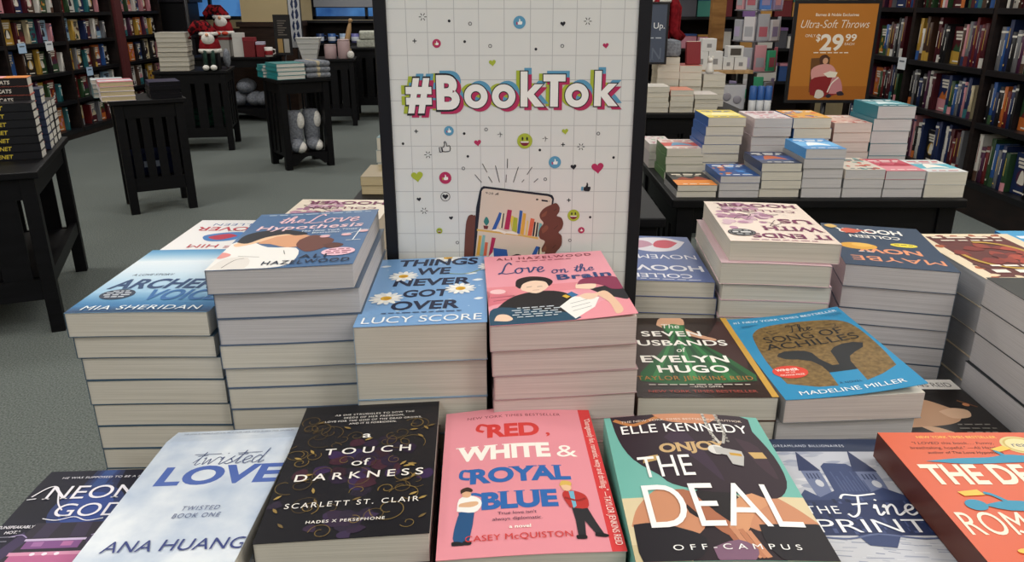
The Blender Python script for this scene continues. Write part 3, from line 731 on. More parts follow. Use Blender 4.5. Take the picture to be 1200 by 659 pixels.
def art_fine(W, L):
    a = Art(W, L)
    rr = random.Random(5)
    a.rect(0, 134, 100, 150, '#22304e')
    a.rect(0, 0, 100, 134, '#b9bcc6')
    for i in range(34):
        u, v = rr.uniform(0, 100), rr.uniform(84, 132)
        a.blob([(u - rr.uniform(4, 10), v), (u, v + rr.uniform(1, 3)), (u + rr.uniform(4, 12), v + 1), (u, v - rr.uniform(1, 3))], rr.choice(['#a2a7b6', '#cdced4', '#979db0']), 3)
    D, D2, M = '#27335a', '#36446c', '#6a7596'
    a.poly([(34, 84), (36, 116), (40, 120), (56, 119), (60, 114), (62, 84)], D2)
    def tower(u, tip, base, w, bot, c=D):
        a.poly([(u - w, base), (u - w * .2, tip), (u + w, base)], c)
        a.poly([(u - w * .8, base), (u + w * .9, base), (u + w * .9, base - 10), (u + w * .7, bot), (u - w * .7, bot), (u - w * .8, base - 10)], M)
        for k in range(4): a.rect(u - w * .5 + k * w * .3, base - 9, u - w * .38 + k * w * .3, base - 3, D)
        a.ell(u + .2 * w, base - 14, w * .35, 4, '#c4c7d0', 12)
    tower(26, 134, 111, 8, 80); tower(66, 135, 110, 9, 80); tower(89, 104, 91, 6, 76)
    a.poly([(4, 78), (14, 90), (22, 82), (40, 92), (52, 84), (70, 92), (84, 82), (98, 86), (98, 76), (4, 76)], D2)
    for k in range(9): a.rect(40 + k * 2.4, 88, 41 + k * 2.4, 110 - (k % 3) * 5, '#4a577e')
    a.rect(0, 45, 100, 79, D)
    for i in range(60):
        u, v = rr.uniform(0, 98), rr.uniform(46, 78); a.rect(u, v, u + rr.uniform(1, 3), v + rr.uniform(1, 5), rr.choice(['#3d4a74', '#1d2848', '#4a5680']))
    a.rect(0, 0, 100, 45, '#c3c5cc')
    for i in range(90):
        v = 44 * (1 - i / 90.0); u = rr.uniform(-5, 98); a.line([(u, v), (u + rr.uniform(4, 18), v - rr.uniform(0, 2))], rr.uniform(.4, 1.1), rr.choice(['#9aa0b2', '#a9aebc', '#8a91a6', '#d2d4d9']))
    a.poly([(30, 45), (34, 36), (50, 34), (58, 45)], D2); a.line([(2, 44), (24, 42), (44, 46), (72, 42), (98, 45)], 1.6, '#5b678c', True)
    wh = '#f2f3f6'
    a.text('DREAMLAND BILLIONAIRES', 10, 139, 3, '#c9cfdd', w=54, sp=1.25)
    a.text('THE', 6, 65, 8, wh, w=23, sp=1.15); a.script('Fine', 33, 64, 20, wh, 1.7, w=48)
    a.text('PRINT', 8, 47.5, 13, wh, w=72, bold=-.005)
    return a
def art_orange(W, L):
    a = Art(W, L)
    ye, cr, te = '#eec25a', '#f5ead6', '#3f93b4'
    a.text('NEW YORK TIMES BESTSELLER', 22, 143, 3, ye, w=50, bold=.01)
    for i, (t, u, w) in enumerate((('"I LOVED this book… Funny,', 16, 50), ('breathtaking, hopeful." —Ali Hazelwood,', 12, 62), ('author of The Love Hypothesis', 20, 46))): a.text(t, u, 136 - i * 5.4, 3, '#3a1c18', w=w, shear=.25)
    a.ell(82, 135, 12, 10, '#d9c98e'); a.ell(82, 135, 10.3, 8.6, '#c9b26a'); a.ell(82, 135, 9, 7.4, '#e6d8a4'); a.text('read', 82, 133, 5, '#3a4a7a', al='c')
    a.text('THE DEAD', 7, 94, 20, cr, w=86, bold=.03); a.text('ROMANTICS', 4, 49, 20, cr, w=92, bold=.02)
    a.line([(30, 52), (40, 46), (52, 50)], 2, cr, True)
    a.blob([(14, 117), (34, 120), (54, 121), (66, 124), (80, 122), (84, 117), (60, 115), (36, 114)], te, 3); a.line([(66, 120), (62, 129), (68, 131)], 2.4, te, True); a.ell(90, 120, 5, 4.6, te, 18)
    a.poly([(60, 130), (70, 134), (73, 130), (64, 127)], ye)
    a.ell(20, 74, 6, 5, te, 18); a.blob([(24, 74), (40, 78), (60, 76), (90, 78), (90, 71), (60, 69), (36, 69)], te, 3); a.line([(40, 75), (34, 83), (30, 85)], 2.4, te, True); a.poly([(16, 86), (28, 88), (30, 83), (18, 82)], ye)
    a.ell(26, 36, 7, 2.4, ye, 14); a.line([(26, 36), (30, 26)], 1, te); a.ell(64, 34, 6, 2.2, ye, 14); a.line([(64, 34), (60, 24)], 1, te)
    a.text('a novel', 50, 26, 5, cr, al='c')
    return a
def art_reid(W, L):
    a = Art(W, L)
    a.rect(0, 130, 100, 150, '#e8e4de'); a.rect(0, 0, 100, 16, '#e8e4de')
    a.text('TAYLOR JENKINS REID', 3, 135, 9, '#4a4644', w=92)
    sk = '#c79c7c'
    a.blob([(20, 60), (24, 92), (34, 108), (54, 110), (66, 100), (74, 88), (70, 74), (58, 66), (40, 62)], sk, 4)
    a.blob([(58, 88), (72, 94), (84, 90), (80, 78), (64, 76)], '#dcb596', 4)
    a.blob([(30, 62), (44, 60), (60, 44), (78, 20), (76, 16), (56, 16), (50, 30)], '#d8b090', 4)
    a.blob([(10, 130), (30, 116), (50, 114), (72, 122), (80, 128), (80, 130)], '#1c1616', 3)
    a.line([(84, 108), (96, 96)], 1.8, '#8a5a3a'); a.ell(88, 100, 3, 3, '#d0895c', 10)
    for i, w in enumerate((30, 34, 28, 34, 26)): a.marks(76, 64 - i * 6.5, 2.6, '#8a857e', w * .9, 'c', 4)
    a.text('NEW YORK TIMES BESTSELLER', 6, 7, 4, '#9a948c', w=88)
    return a
def art_ends(W, L):
    a = Art(W, L)
    pl = '#701a50'
    rr = random.Random(8)
    for i in range(46):
        u, v = rr.gauss(68, 15), rr.gauss(62, 22); r = rr.uniform(4, 9)
        a.blob([(u + r * math.cos(q * 1.05) * rr.uniform(.6, 1), v + r * math.sin(q * 1.05) * rr.uniform(.6, 1)) for q in range(6)], rr.choice(['#b98aa4', '#c9a0b4', '#a87694', '#d6b6c2', '#9c6a84']), 3)
    for i in range(12):
        u, v = rr.gauss(66, 16), rr.gauss(60, 22); a.line([(u, v), (u + rr.uniform(-14, 14), v + rr.uniform(-14, 14)), (u + rr.uniform(-20, 20), v + rr.uniform(-20, 20))], .8, '#4a2836', True)
    a.text('IT ENDS', 3, 124, 15, pl, w=74, bold=.02, serif=True); a.text('WITH', 3, 98, 15, pl, w=58, bold=.02, serif=True); a.text('US', 5, 70, 15, pl, w=34, bold=.02, serif=True)
    a.text('COLLEEN', 12, 34, 9, pl, w=66, serif=True); a.text('HOOVER', 5, 9, 14, pl, w=86, bold=.02, serif=True)
    a.marks(20, 144, 2.6, '#a8718e', 60, n=7)
    a.ell(84, 122, 13, 12, '#1f2026'); a.ell(84, 122, 11.6, 10.7, '#8c8c90'); a.ell(84, 122, 11, 10.1, '#1f2026')
    a.marks(84, 127, 2.4, '#d8d8d8', 12, 'c', 2); a.marks(84, 119, 6, '#d8d8d8', 17, 'c', 2); a.marks(84, 115, 2.4, '#d8d8d8', 14, 'c', 2)
    return a
def art_now(W, L):
    a = Art(W, L)
    rr = random.Random(4)
    a.text('MAYBE', 6, 118, 16, '#e2936c', w=84, bold=.03); a.text('NOW', 20, 90, 16, '#e2936c', w=60, bold=.03)
    a.ell(76, 84, 18, 12, '#d9a13a'); a.ell(72, 80, 10, 7, '#e4b452')
    a.ell(30, 72, 13, 7, '#e6d33a'); a.marks(30, 70, 3, '#6a6230', 18, 'c', 3)
    a.text('COLLEEN', 28, 42, 11, '#e6e3de', w=50, bold=.02); a.text('HOOVER', 22, 18, 17, '#f0ede8', w=66, bold=.03)
    a.blob([(60, 24), (72, 36), (84, 30), (76, 16)], '#c95a44', 3); a.blob([(84, 12), (92, 20), (98, 10), (90, 4)], '#d9b46a', 3); a.line([(52, 30), (66, 22), (80, 38)], 2, '#c95a44', True)
    a.marks(66, 104, 3, '#c8ccd4', 14, n=2)
    return a
def art_nov(W, L):
    a = Art(W, L)
    a.blob([(6, 20), (20, 50), (44, 58), (64, 46), (70, 24), (50, 8), (24, 6)], '#d9d5dd', 4)
    a.blob([(14, 24), (26, 44), (40, 40), (36, 20), (24, 14)], '#c4475a', 4); a.blob([(40, 34), (56, 46), (66, 34), (54, 18), (44, 22)], '#b98a9e', 4)
    a.text('NOVEMBER', 4, 68, 15, '#e9e8ee', w=86, bold=.015); a.text('9', 80, 40, 18, '#e9e8ee', bold=.015)
    a.text('HOOVER', 4, 104, 17, '#e6e5ec', w=86, bold=.02); a.text('COLLEEN', 18, 130, 12, '#e6e5ec', w=66, bold=.01)
    a.marks(12, 145, 2.5, '#cfd0dc', 76, n=7)
    return a
def art_redring(W, L):
    a = Art(W, L)
    rr = random.Random(2)
    a.rect(12, 10, 88, 140, '#5a1f20')
    for i in range(30):
        e = rr.choice((0, 1)); u = rr.choice((rr.uniform(8, 18), rr.uniform(82, 92))) if e else rr.uniform(8, 92); v = rr.uniform(8, 142) if e else rr.choice((rr.uniform(6, 16), rr.uniform(134, 146)))
        a.blob([(u + rr.uniform(2, 6) * math.cos(q * 1.26), v + rr.uniform(2, 6) * math.sin(q * 1.26)) for q in range(5)], rr.choice(['#7a2a24', '#e6cfae', '#a8552f', '#4a1618']), 3)
    for i in range(20):
        u, v = rr.gauss(50, 16), rr.gauss(72, 18)
        a.blob([(u + rr.uniform(5, 11) * math.cos(q * 1.26), v + rr.uniform(5, 12) * math.sin(q * 1.26)) for q in range(5)], rr.choice(['#7c2420', '#8f3428', '#5f1a1e', '#a8402f']), 3)
    ring = [(50 + 33 * math.cos(t * .3), 74 + 42 * math.sin(t * .3)) for t in range(17)]
    a.line(ring, 4.5, '#b8923a', True)
    a.marks(18, 118, 14, '#efe6dc', 64, n=3); a.marks(24, 105, 7, '#efe6dc', 52, n=4)
    a.marks(20, 24, 5, '#e9dccb', 60, n=5); a.marks(16, 12, 8, '#e9dccb', 68, n=4)
    return a
def art_darkgold(W, L):
    a = Art(W, L)
    a.marks(18, 130, 8, '#b9bcb4', 64, n=4)
    a.ell(50, 78, 26, 20, '#7d7a3c'); a.ell(50, 78, 20, 15, '#5f5c30')
    a.marks(50, 40, 4, '#b9bcb4', 24, 'c', 2); a.marks(22, 14, 5, '#b9bcb4', 56, n=4)
    return a
def art_whitehoover_b(W, L): return art_ends(W, L)

TWM = noise_mat('frosted_white_cover', '#a9bad2', '#dfe6ee', 22, 0.35, 0.4, 5, (1, 1, 1), 0.3, 0.68)
NEONM = noise_mat('night_blue_cover', '#0f1020', '#17182c', 14, 0.5, 0.25, 3)
EVEM = noise_mat('dark_brown_cover', '#1d1312', '#34201c', 10, 0.3, 0.4, 3)
ARM = mat('#7fb0d4', 0.3)
def arch_lift(h): return lambda u, v: h * (math.sin(math.pi * min(max(u, 0), 1)) ** 1.2) * (0.35 + 0.65 * v)
def edge_lift(h, p=2.2): return lambda u, v: h * max(u, 0) ** p
bk = make_book

# second row
stack((-.433, .687, 1.05), .5, .138, .200, .001, [.0262, .0235, .0245, .0272, .0245, .0262], 'blue-to-white gradient paperback with large slanted blue lettering, topmost of the far-left pile', 'blue-to-white gradient cover',
      art_archer(.140, .200), ARM, 'cream', shift=[(0, 0), (.003, .002), (.006, .003), (.007, .001), (.009, .002), (.01, .001)], jit=.0006, rest='#3d5568', bow=.0006)
stack((-.289, .682, 1.095), 2.5, .139, .205, .0052, [.0247, .0262, .0275, .0255, .0215, .0235], 'slate blue paperback with a couple kissing and pink lettering, topmost of its tall pile', 'slate blue kissing-couple cover',
      art_lovehyp(.139, .205), '#4a6f9c', 'grey', shift=[(0, 0), (.004, .003), (.004, .002), (.003, .002), (.005, .003), (.006, .002)], jit=.0006, rest='#56677e', bow=-.0005, pages_=['grey', 'grey', 'grey', 'cream', 'cream', 'cream'])
stack((-.148, .657, 1.048), 2, .125, .200, .0037, [.0385, .0395, .039], 'sky blue paperback with white daisies and dark capital lettering, in front of the sign', 'sky blue daisy cover',
      art_things(.125, .200), '#7aa6d6', 'cream', shift=[(0, 0), (-.001, .001)], jit=.001, rest='#8aa4bc')
stack((-.02, .644, 1.055), 3.5, .136, .203, .0053, [.0265, .0262, .0248, .0255], 'pink paperback of a person in black, in front of the white sign', 'pink cover with person in black',
      art_brain(.136, .203), '#ee9fae', 'pink', lift=lambda u, v: .004 * max(u, 0) ** 2 * (1 - v), pglift=.2, shift=[(0, 0), (.001, .001), (.003, .001), (.002, .001)], jit=.001, rest='#b3989a', bow=-.0004)
stack((.122, .662, .972), 0, .137, .200, .0, [.0262, .026, .025], 'dark brown paperback with a flowing green gown and gold right border', 'green gown cover',
      art_evelyn(.137, .200), EVEM, 'cream', jit=.001, rest='#4a3226')
stack((.2635, .657, .972), 2.5, .138, .200, .003, [.0262, .0225, .025], 'bright blue paperback with a bronze helmet, its right edge curling up', 'bright blue helmet cover',
      art_song(.138, .200), '#2a8cbc', 'pink', lift=lambda u, v: .012 * max(u, 0) ** 2.0, pglift=.15, shift=[(0, 0), (-.004, .003), (-.004, .003)], jit=.001, rest='#8a8a8c', pages_=['pink', 'grey'])
stack((.404, .652, .90), 0, .130, .188, 0, [.026], 'black paperback with white bands, low between blue helmet cover and grey pile', 'black cover with white bands',
      art_reid(.130, .188), '#1c1716', 'grey', jit=.0006)
# front row
stack((-.413, .403, .927), 3, .104, .203, 0, [.021], 'dark night-blue paperback with silver lettering and purple stairs, front left corner of the table', 'night-blue cover with silver lettering',
      art_neon(.104, .203), NEONM, 'cream', jit=.0006, lift=lambda u, v: -.004 * max(0, v - .9) * 10 * .4, pglift=1.0)
stack((-.319, .439, .95), 0, .121, .203, .006, [.0222, .024], 'frosty white paperback with large blue capitals, in the front row', 'frosty white cover with blue capitals',
      art_twisted(.121, .203), TWM, 'cream', shift=[(0, 0), (.011, .0)], jit=.0004, lift=lambda u, v: -.006 * max(0, v - .88) ** 1.5 * 20, pglift=1.0)
stack((-.188, .458, .963), 3, .128, .200, .0047, [.026], 'black paperback with purple flowers and gold vines, in the front row', 'black cover with gold vines',
      art_touch(.128, .200), '#15141b', 'cream', jit=.0008, rest='#15141b')
stack((-.054, .444, .96), 2.5, .1365, .207, .0036, [.024], 'pink paperback with red right strip and two small leaning men, front row', 'pink cover with the red strip',
      art_rwrb(.1365, .207), '#e3929e', 'cream', lift=arch_lift(.004), pglift=.9, jit=.0008, rest='#e08f9e')
stack((.085, .43, .97), 0, .1405, .195, .0007, [.025], 'paperback of a seated person in a dark jersey with a whistle on teal, front row', 'dark jersey and whistle cover',
      art_deal(.1405, .195), '#6fb3a8', 'cream', lift=arch_lift(.005), pglift=.9, jit=.0008)
stack((.230, .43, .945), 0, .120, .200, 0, [.0225, .02], 'navy and grey paperback with a drawing of castle towers, front row', 'castle tower cover',
      art_fine(.120, .200), '#b9bcc6', 'cream', jit=.0006)
stack((.3255, .389, .9715), 0, .140, .209, 0, [.0245, .0245], 'orange paperback with cream lettering and reclining blue figures, front right corner', 'orange cover',
      art_orange(.140, .209), '#d2572f', 'cream', shift=[(0, 0), (.032, 0)], jit=.0006, rest='#5b2a20', spine='#5a2c20')
# third row, turned to face the other side
stack((-.458, .9, 1.03), 0, .138, .200, 0, [.024], 'white paperback turned away, red and blue lettering upside down, behind the gradient cover', 'white cover turned away',
      art_whitehoover(.138, .200), '#e6e4e4', 'cream', flip=True, jit=.001)
stack((-.327, .945, 1.05), -2, .140, .203, 0, [.026], 'cream paperback turned away with plum lettering and mauve flowers, on the left behind slate blue', 'cream flowered cover on the left',
      art_ends(.140, .203), '#e9dccb', 'cream', flip=True, jit=.001)
stack((.261, .879, 1.065), -4, .130, .196, -.002, [.0255, .0275, .0215, .0225], 'cream paperback turned away with plum lettering and mauve flowers, right of the sign', 'cream flowered cover beside the sign',
      art_ends(.130, .196), '#ead9cc', 'cream', flip=True, shift=[(0, 0), (-.010, -.006), (-.006, -.004), (-.006, -.003)], jit=.001, rest='#d8b9c0', bow=.0008)
stack((.404, .882, 1.035), -12, .128, .190, -.002, [.0285, .0285, .021, .024, .024], 'navy paperback turned away with orange lettering and yellow oval', 'navy cover with orange lettering',
      art_now(.128, .190), '#25405e', 'grey', flip=True, shift=[(0, 0), (.0, .002)], jit=.001, rest='#4a5a6c')
stack((.112, .892, 1.012), -2, .138, .195, -.003, [.0215, .0225], 'blue-violet paperback turned away with pale lettering, half hidden by the sign', 'blue-violet cover half behind the sign',
      art_nov(.138, .195), '#4a5f96', 'cream', flip=True, shift=[(0, 0), (.004, .001)], jit=.001)
stack((.570, .862, 1.02), 0, .142, .200, 0, [.037, .033], 'dark red paperback with a gold ring and pale torn border, turned away at the right', 'dark red ring cover',
      art_redring(.142, .200), '#ead9bd', 'grey', flip=True, jit=.0015)
stack((.5455, .640, 1.033), -1, .15, .198, 0, [.034, .035, .038], 'charcoal paperback with a dull gold oval, top of the tall grey pile at the right', 'charcoal cover with gold oval',
      art_darkgold(.15, .198), '#2c3236', 'grey', flip=True, jit=.002)

# ------------------------------------------------------------------ tabletop sign
def ring(a, u, v, r0, r1, c, n=30):
    vs, fs = [], []
    for k in range(n):
        t = 2 * math.pi * k / n; vs += [(u + r0 * math.cos(t), v + r0 * math.sin(t)), (u + r1 * math.cos(t), v + r1 * math.sin(t))]
    for k in range(n): fs.append((2 * k, 2 * k + 1, (2 * k + 3) % (2 * n), (2 * k + 2) % (2 * n)))
    a.add(vs, fs, mat(c))
def thumb(a, u, v, s, c, cuff=None, rot=0.0, outline=False):
    P = [(-.5, -.55), (-.5, .1), (-.2, .15), (.0, .55), (-.02, .95), (.18, 1.0), (.32, .6), (.28, .22), (.75, .22), (.85, .05), (.78, -.1), (.85, -.25), (.74, -.4), (.7, -.58), (.5, -.68), (-.1, -.66)]
    Q = [(u + s * (x * math.cos(rot) - y * math.sin(rot)), v + s * (x * math.sin(rot) + y * math.cos(rot))) for x, y in P]
    if outline: a.line(Q + [Q[0]], .9, c)
    else: a.poly(Q, c)
    if cuff:
        K = [(-.95, -.6), (-.95, .2), (-.58, .16), (-.58, -.58)]
        Q = [(u + s * (x * math.cos(rot) - y * math.sin(rot)), v + s * (x * math.sin(rot) + y * math.cos(rot))) for x, y in K]
        if outline: a.line(Q + [Q[0]], .9, c)
        else: a.poly(Q, cuff)
def art_sign(W, L):
    a = Art(W, L, W * 1000, L * 1000)
    gr = '#b9bbbd'
    for u in (20.7, 43.3, 72.2, 98.7, 126.1, 154.3, 178.4, 204.1, 229.1, 254.9): a.rect(u - .35, 0, u + .35, L * 1000, gr)
    for v in (372, 347, 322.8, 299, 273.3, 250.6, 223.4, 200.3, 174.4, 147.9, 123.6, 97.5, 74.5, 50, 25): a.rect(0, v - .35, W * 1000, v + .35, gr)
    ink, pk, gn, bl, wh = '#22222a', '#b52f5e', '#a9b73c', '#5c9cc0', '#f2f2f0'
    for u, v in ((38.9, 338.7), (215.8, 334.3), (39.1, 190.5), (212.6, 199.6), (32.2, 125)):
        for k in range(6):
            t = k * math.pi / 3; a.line([(u + 1.6 * math.cos(t), v + 1.6 * math.sin(t)), (u + 4.2 * math.cos(t), v + 4.2 * math.sin(t))], .8, ink)
    for u, v in ((67.1, 334.6), (83.3, 313.4), (160.4, 305.6), (80.7, 214.5), (84.3, 188.7), (166, 195.9), (225.8, 117.3), (250, 187.4), (11.3, 203.1)): a.ell(u, v, 1.5, 1.5, ink, 12)
    for u, v in ((29.1, 314.1), (26.8, 217), (192.2, 202.1), (200.3, 137.7)): a.line([(u - 2.2, v), (u + 2.2, v)], 1, ink); a.line([(u, v - 2.2), (u, v + 2.2)], 1, ink)
    for u, v in ((89.5, 331.8), (110.8, 308.9), (189, 308.9), (105.4, 219.1), (231.6, 214.5), (78.9, 174.9), (172.7, 162.3), (70, 86.3), (202.8, 89.1)): ring(a, u, v, 1.2, 2.0, '#6a6a70', 16)
    for u, v in ((120.9, 213.2), (171.8, 208.6)): a.line([(u - 3, v), (u, v + 1), (u + 3, v)], .5, ink); a.line([(u, v - 3), (u + .8, v), (u, v + 3)], .5, ink)
    for c, u, v, r in ((gn, 113.1, 291.4, 3.8), (pk, 236.1, 309.4, 3.2), (gn, 194.2, 217, 3.6), (pk, 95.7, 204.2, 4), (pk, 232.3, 175.7, 7), (gn, 25.7, 165.7, 6.8), (ink, 204.7, 176.7, 3.4), (ink, 26.7, 138.8, 2.6), (ink, 63.3, 116.5, 2.4), (ink, 189.2, 331.8, 2.8)):
        a.heart(u, v, r, c, .12)
    for (u, v), c, r in (((142.5, 333.2), bl, 6.6), ((63.6, 217.5), bl, 5.4), ((183.3, 182), bl, 7), ((52.9, 311.5), pk, 4.6), ((58, 163.9), pk, 7), ((215.9, 101.6), pk, 3.8)):
        a.ell(u, v, r, r, c); thumb(a, u, v, r * .55, wh, pk if c == bl else gn, .1)
    ring(a, 57.4, 142, 4.9, 5.5, ink); a.heart(57.4, 142, 3.4, ink)
    for u, v, r in ((148.9, 206.2, 8.6), (206.3, 119.5, 7), (49.2, 100.8, 3.6)):
        a.ell(u, v, r, r, gn); a.ell(u - .3 * r, v + .3 * r, r * .12, r * .24, ink, 14); a.ell(u + .3 * r, v + .3 * r, r * .12, r * .24, ink, 14)
        m = [(u - .62 * r + 1.24 * r * k / 8, v - .05 * r) for k in range(9)] + [(u + .62 * r * math.cos(k * math.pi / 8), v - .05 * r - .62 * r * math.sin(k * math.pi / 8)) for k in range(9)]
        a.poly(m, '#7c2338'); a.poly([(u - .55 * r, v - .06 * r), (u + .55 * r, v - .06 * r), (u + .5 * r, v - .22 * r), (u - .5 * r, v - .22 * r)], wh)
    thumb(a, 58.8, 198.6, 7, ink, True, .15, True); thumb(a, 220.1, 152.4, 6, ink, bl, -.05)
    for p in ([(92, 167.8), (99.5, 158.6)], [(100.8, 180.4), (105.9, 170.4)], [(107.4, 165.7), (111.8, 158.6)], [(115.6, 178.3), (120.1, 158.8)], [(129.4, 186.1), (129.1, 175.2)], [(128, 167.8), (127.5, 158.6)], [(141.8, 176.7), (136.1, 158.8)], [(157.4, 176.5), (151.8, 167.8)], [(148.4, 162), (145.8, 158.8)], [(164.3, 163.1), (159.7, 158.8)]):
        a.line(p, .7, ink)
    # hashtag title: three colour shadows, black edge, white face
    def letters(du, dv, c, g):
        bb = g * .025
        for ch, u0, u1, v0, v1 in (('#', 17, 45.5, 243, 278.4), ('B', 51, 76.5, 243, 278.4)):
            a.text(ch, u0 + du - g, v0 + dv - g, v1 - v0 + 2 * g, c, w=u1 - u0 + 2 * g, bold=.045 + .018 * (g > 0))
        for u, v in ((94.5, 255.5), (125.3, 255.5), (206.2, 256.7)): ring(a, u + du, v + dv, 5.6 - g, 13 + g, c)
        for u, v, h in ((144, 244.2, 38), (225.4, 244.9, 38)):
            P = [(u - g, v - g), (u + 7.6 + g, v - g), (u + 7.6 + g, v + 10.6 - g), (u + 16 - g * .4, v - g), (u + 26.5 + 2 * g, v - g), (u + 14.6 + 1.3 * g, v + 13.6), (u + 25 + 2 * g, v + 24.4 + g), (u + 15.4 - g * .4, v + 24.4 + g), (u + 7.6 + g, v + 16 + g), (u + 7.6 + g, v + h + g), (u - g, v + h + g)]
            a.poly([(x + du, y + dv) for x, y in P], c)
        P = [(176.7 - g, 244.2 - g), (185.4 + g, 244.2 - g), (185.4 + g, 271.6 - g), (193.4 + g, 271.6 - g), (193.4 + g, 279 + g), (169 - g, 279 + g), (169 - g, 271.6 - g), (176.7 - g, 271.6 - g)]
        a.poly([(x + du, y + dv) for x, y in P], c)
    letters(-4.6, .8, gn, .2); letters(4.2, 3.6, bl, .2); letters(4.4, -3.4, pk, .2); letters(0, 0, ink, 1.1); letters(0, 0, wh, 0)
    # a hand holding a phone that shows two book shelves
    a.poly(spline([(75.7, 40), (79.7, 101.2), (82.4, 116.1), (85.6, 120.1), (89.6, 119.6), (92, 112), (87, 40)], 4), '#6b3f36')
    a.poly([(86, 40), (87.8, 62.6), (92.9, 129.1), (97.1, 148.4), (98.7, 152.4), (101.9, 154.4), (176.4, 145.2), (181.2, 143.6), (183.2, 139.6), (182.2, 133.1), (173.8, 59.2), (172, 40)], '#1f2230')
    a.poly([(88.3, 40), (89.9, 62.6), (99.5, 148.4), (101.1, 150.8), (103.4, 151.6), (175.7, 142.6), (179.3, 141.2), (181, 138.8), (172.9, 67.7), (171, 40)], '#d8cbbd')
    a.text('9:28', 103.9, 145.2, 2.6, ink, w=9, rot=-.1)
    for k in range(4): a.rect(114.8 + k * 1.1, 144, 115.6 + k * 1.1, 145 + k * .6, ink)
    a.ell(163.6, 138.6, 1.6, 1, ink, 10); a.poly([(168.7, 138.6), (176, 137.6), (176, 135.6), (168.7, 136.6)], ink); a.line([(177.3, 137), (177.3, 136)], .6, ink)
    a.poly([(93.3, 103.2), (143.6, 96.6), (165.3, 92.9), (165.3, 90.4), (143.6, 94.6), (93.3, 100.9)], '#d9b45e'); a.poly([(91.2, 70.8), (125.9, 65.2), (172, 60), (172, 57), (125.9, 62.6), (90.7, 67.7)], '#d9b45e')
    a.blob([(104.6, 107), (101.4, 112), (104.6, 118), (107.8, 112)], '#2f7d7a', 4); a.poly([(100.9, 107.5), (106.9, 106.7), (105.8, 102.9), (101.6, 103.2)], '#6b2c30')
    for c, p in (('#2f5da8', [(110.9, 102.4), (119.8, 123.4), (123.9, 121.8), (115.2, 101.7)]), ('#e8dfc0', [(118.9, 104.5), (122.6, 122.6), (124.8, 122.3), (122, 104.1)]), ('#20202a', [(121.7, 104.5), (124.2, 122.3), (125.5, 121.9), (123.2, 104.1)]), ('#b02a58', [(125.2, 102.9), (129.3, 126.6), (134.5, 125.8), (131.1, 102.1)]), ('#d9c24a', [(132.7, 112.8), (134, 119.3), (136.4, 118.8), (134, 102.1)]), ('#a9b43a', [(134.3, 101.2), (136.4, 117.7), (141.2, 116.4), (140.1, 98.8)]), ('#2f5da8', [(140.4, 97.9), (143.5, 125.8), (147, 124.9), (143.6, 97.1)]), ('#d9a845', [(143.9, 97.1), (147.5, 122.6), (151, 121.8), (148.1, 95.9)]), ('#e0c67a', [(150, 95.9), (151.8, 113.6), (153.9, 113.1), (152.4, 95.3)]), ('#d4674c', [(152.9, 95.1), (156.3, 116.4), (161, 115.2), (157.7, 94.6)]), ('#20202a', [(158.5, 94.6), (160.6, 112), (162.4, 111.5), (160.5, 94.3)]), ('#e8dfc0', [(160.5, 94.3), (162.7, 111.1), (164, 110.8), (162.1, 93.8)]), ('#20202a', [(161.7, 93.9), (163.8, 111.1), (165.5, 110.8), (163.8, 93.6)]), ('#6fb3b5', [(164.5, 93.8), (166.3, 110.8), (169.7, 109.5), (169.1, 94)]),
                 ('#d9a845', [(92, 71.1), (95.6, 95.4), (98.8, 94.9), (96, 70.8)]), ('#7fb3b5', [(96, 70.3), (100.1, 95.9), (103.1, 95.4), (100.4, 69.8)]), ('#d4674c', [(100.4, 69.8), (102.7, 87.1), (106.2, 86.6), (104.1, 69.4)]), ('#b02a58', [(106.5, 69.1), (110.8, 92.9), (115.4, 92.1), (111.4, 74.5)]), ('#e8e8e8', [(106.9, 69.1), (112.2, 74.5), (113, 67.7), (111.4, 68.1)]), ('#2f5da8', [(113, 67.7), (112.4, 79.9), (128.4, 77.9), (130.1, 66.7)]), ('#2f5da8', [(155.9, 66.9), (163, 82.1), (167, 81.2), (161.5, 66.4)]), ('#20202a', [(164.5, 66.4), (166.5, 81.2), (167.8, 80.9), (166.1, 66.4)]), ('#e8dfc0', [(166.1, 66.4), (168.2, 79.6), (169.8, 78.7), (169.3, 66)])):
        a.poly(p, c)
    a.poly([(111.7, 102.4), (118.1, 103.2), (126, 100.4), (127.6, 99.9), (134.8, 100.4), (142, 97.1), (141.2, 95.9), (127.6, 97.9), (126, 97.1), (119.6, 99.9), (111.6, 100.9)], '#efece4')
    a.poly(spline([(128.4, 64), (129.2, 69.4), (134, 70.3), (140.5, 72.3), (146.2, 70.3), (148.6, 63)], 3), '#1d1c22')
    a.poly(spline([(173, 40), (173.6, 74.5), (170.3, 74.5), (169.5, 79.6), (173.4, 87.9), (167.7, 91.3), (165.7, 97.1), (167.5, 104.5), (171.4, 110.3), (167.4, 116.1), (167, 121.8), (172, 128.3), (181.4, 133.1), (186.1, 134.3), (189.8, 129.1), (189.2, 123.4), (186.7, 119), (192, 116.9), (194.5, 110.3), (193.1, 103.7), (189.2, 98.8), (193, 94.6), (192.8, 82.9), (185.7, 72.8), (189, 67.7), (188.4, 40)], 3), '#6b3f36')
    for p in ([(169.7, 121), (175.2, 125), (173.7, 119.3), (169, 117.7)], [(169.2, 102.9), (174.7, 107.8), (177.1, 103.7), (170.8, 97.9)], [(170.3, 77), (174.2, 82.9), (175.1, 77), (171.1, 74.5)]): a.blob(p, '#85513f', 3)
    for p in ([(183.1, 125), (186.5, 127.5)], [(183.5, 102.9), (188.2, 107.5)], [(182.4, 79.6), (186.3, 83.8)]): a.line(p, .5, '#3a211c')
    return a
FRAME = mat('#14141a', 0.4, 0.4)
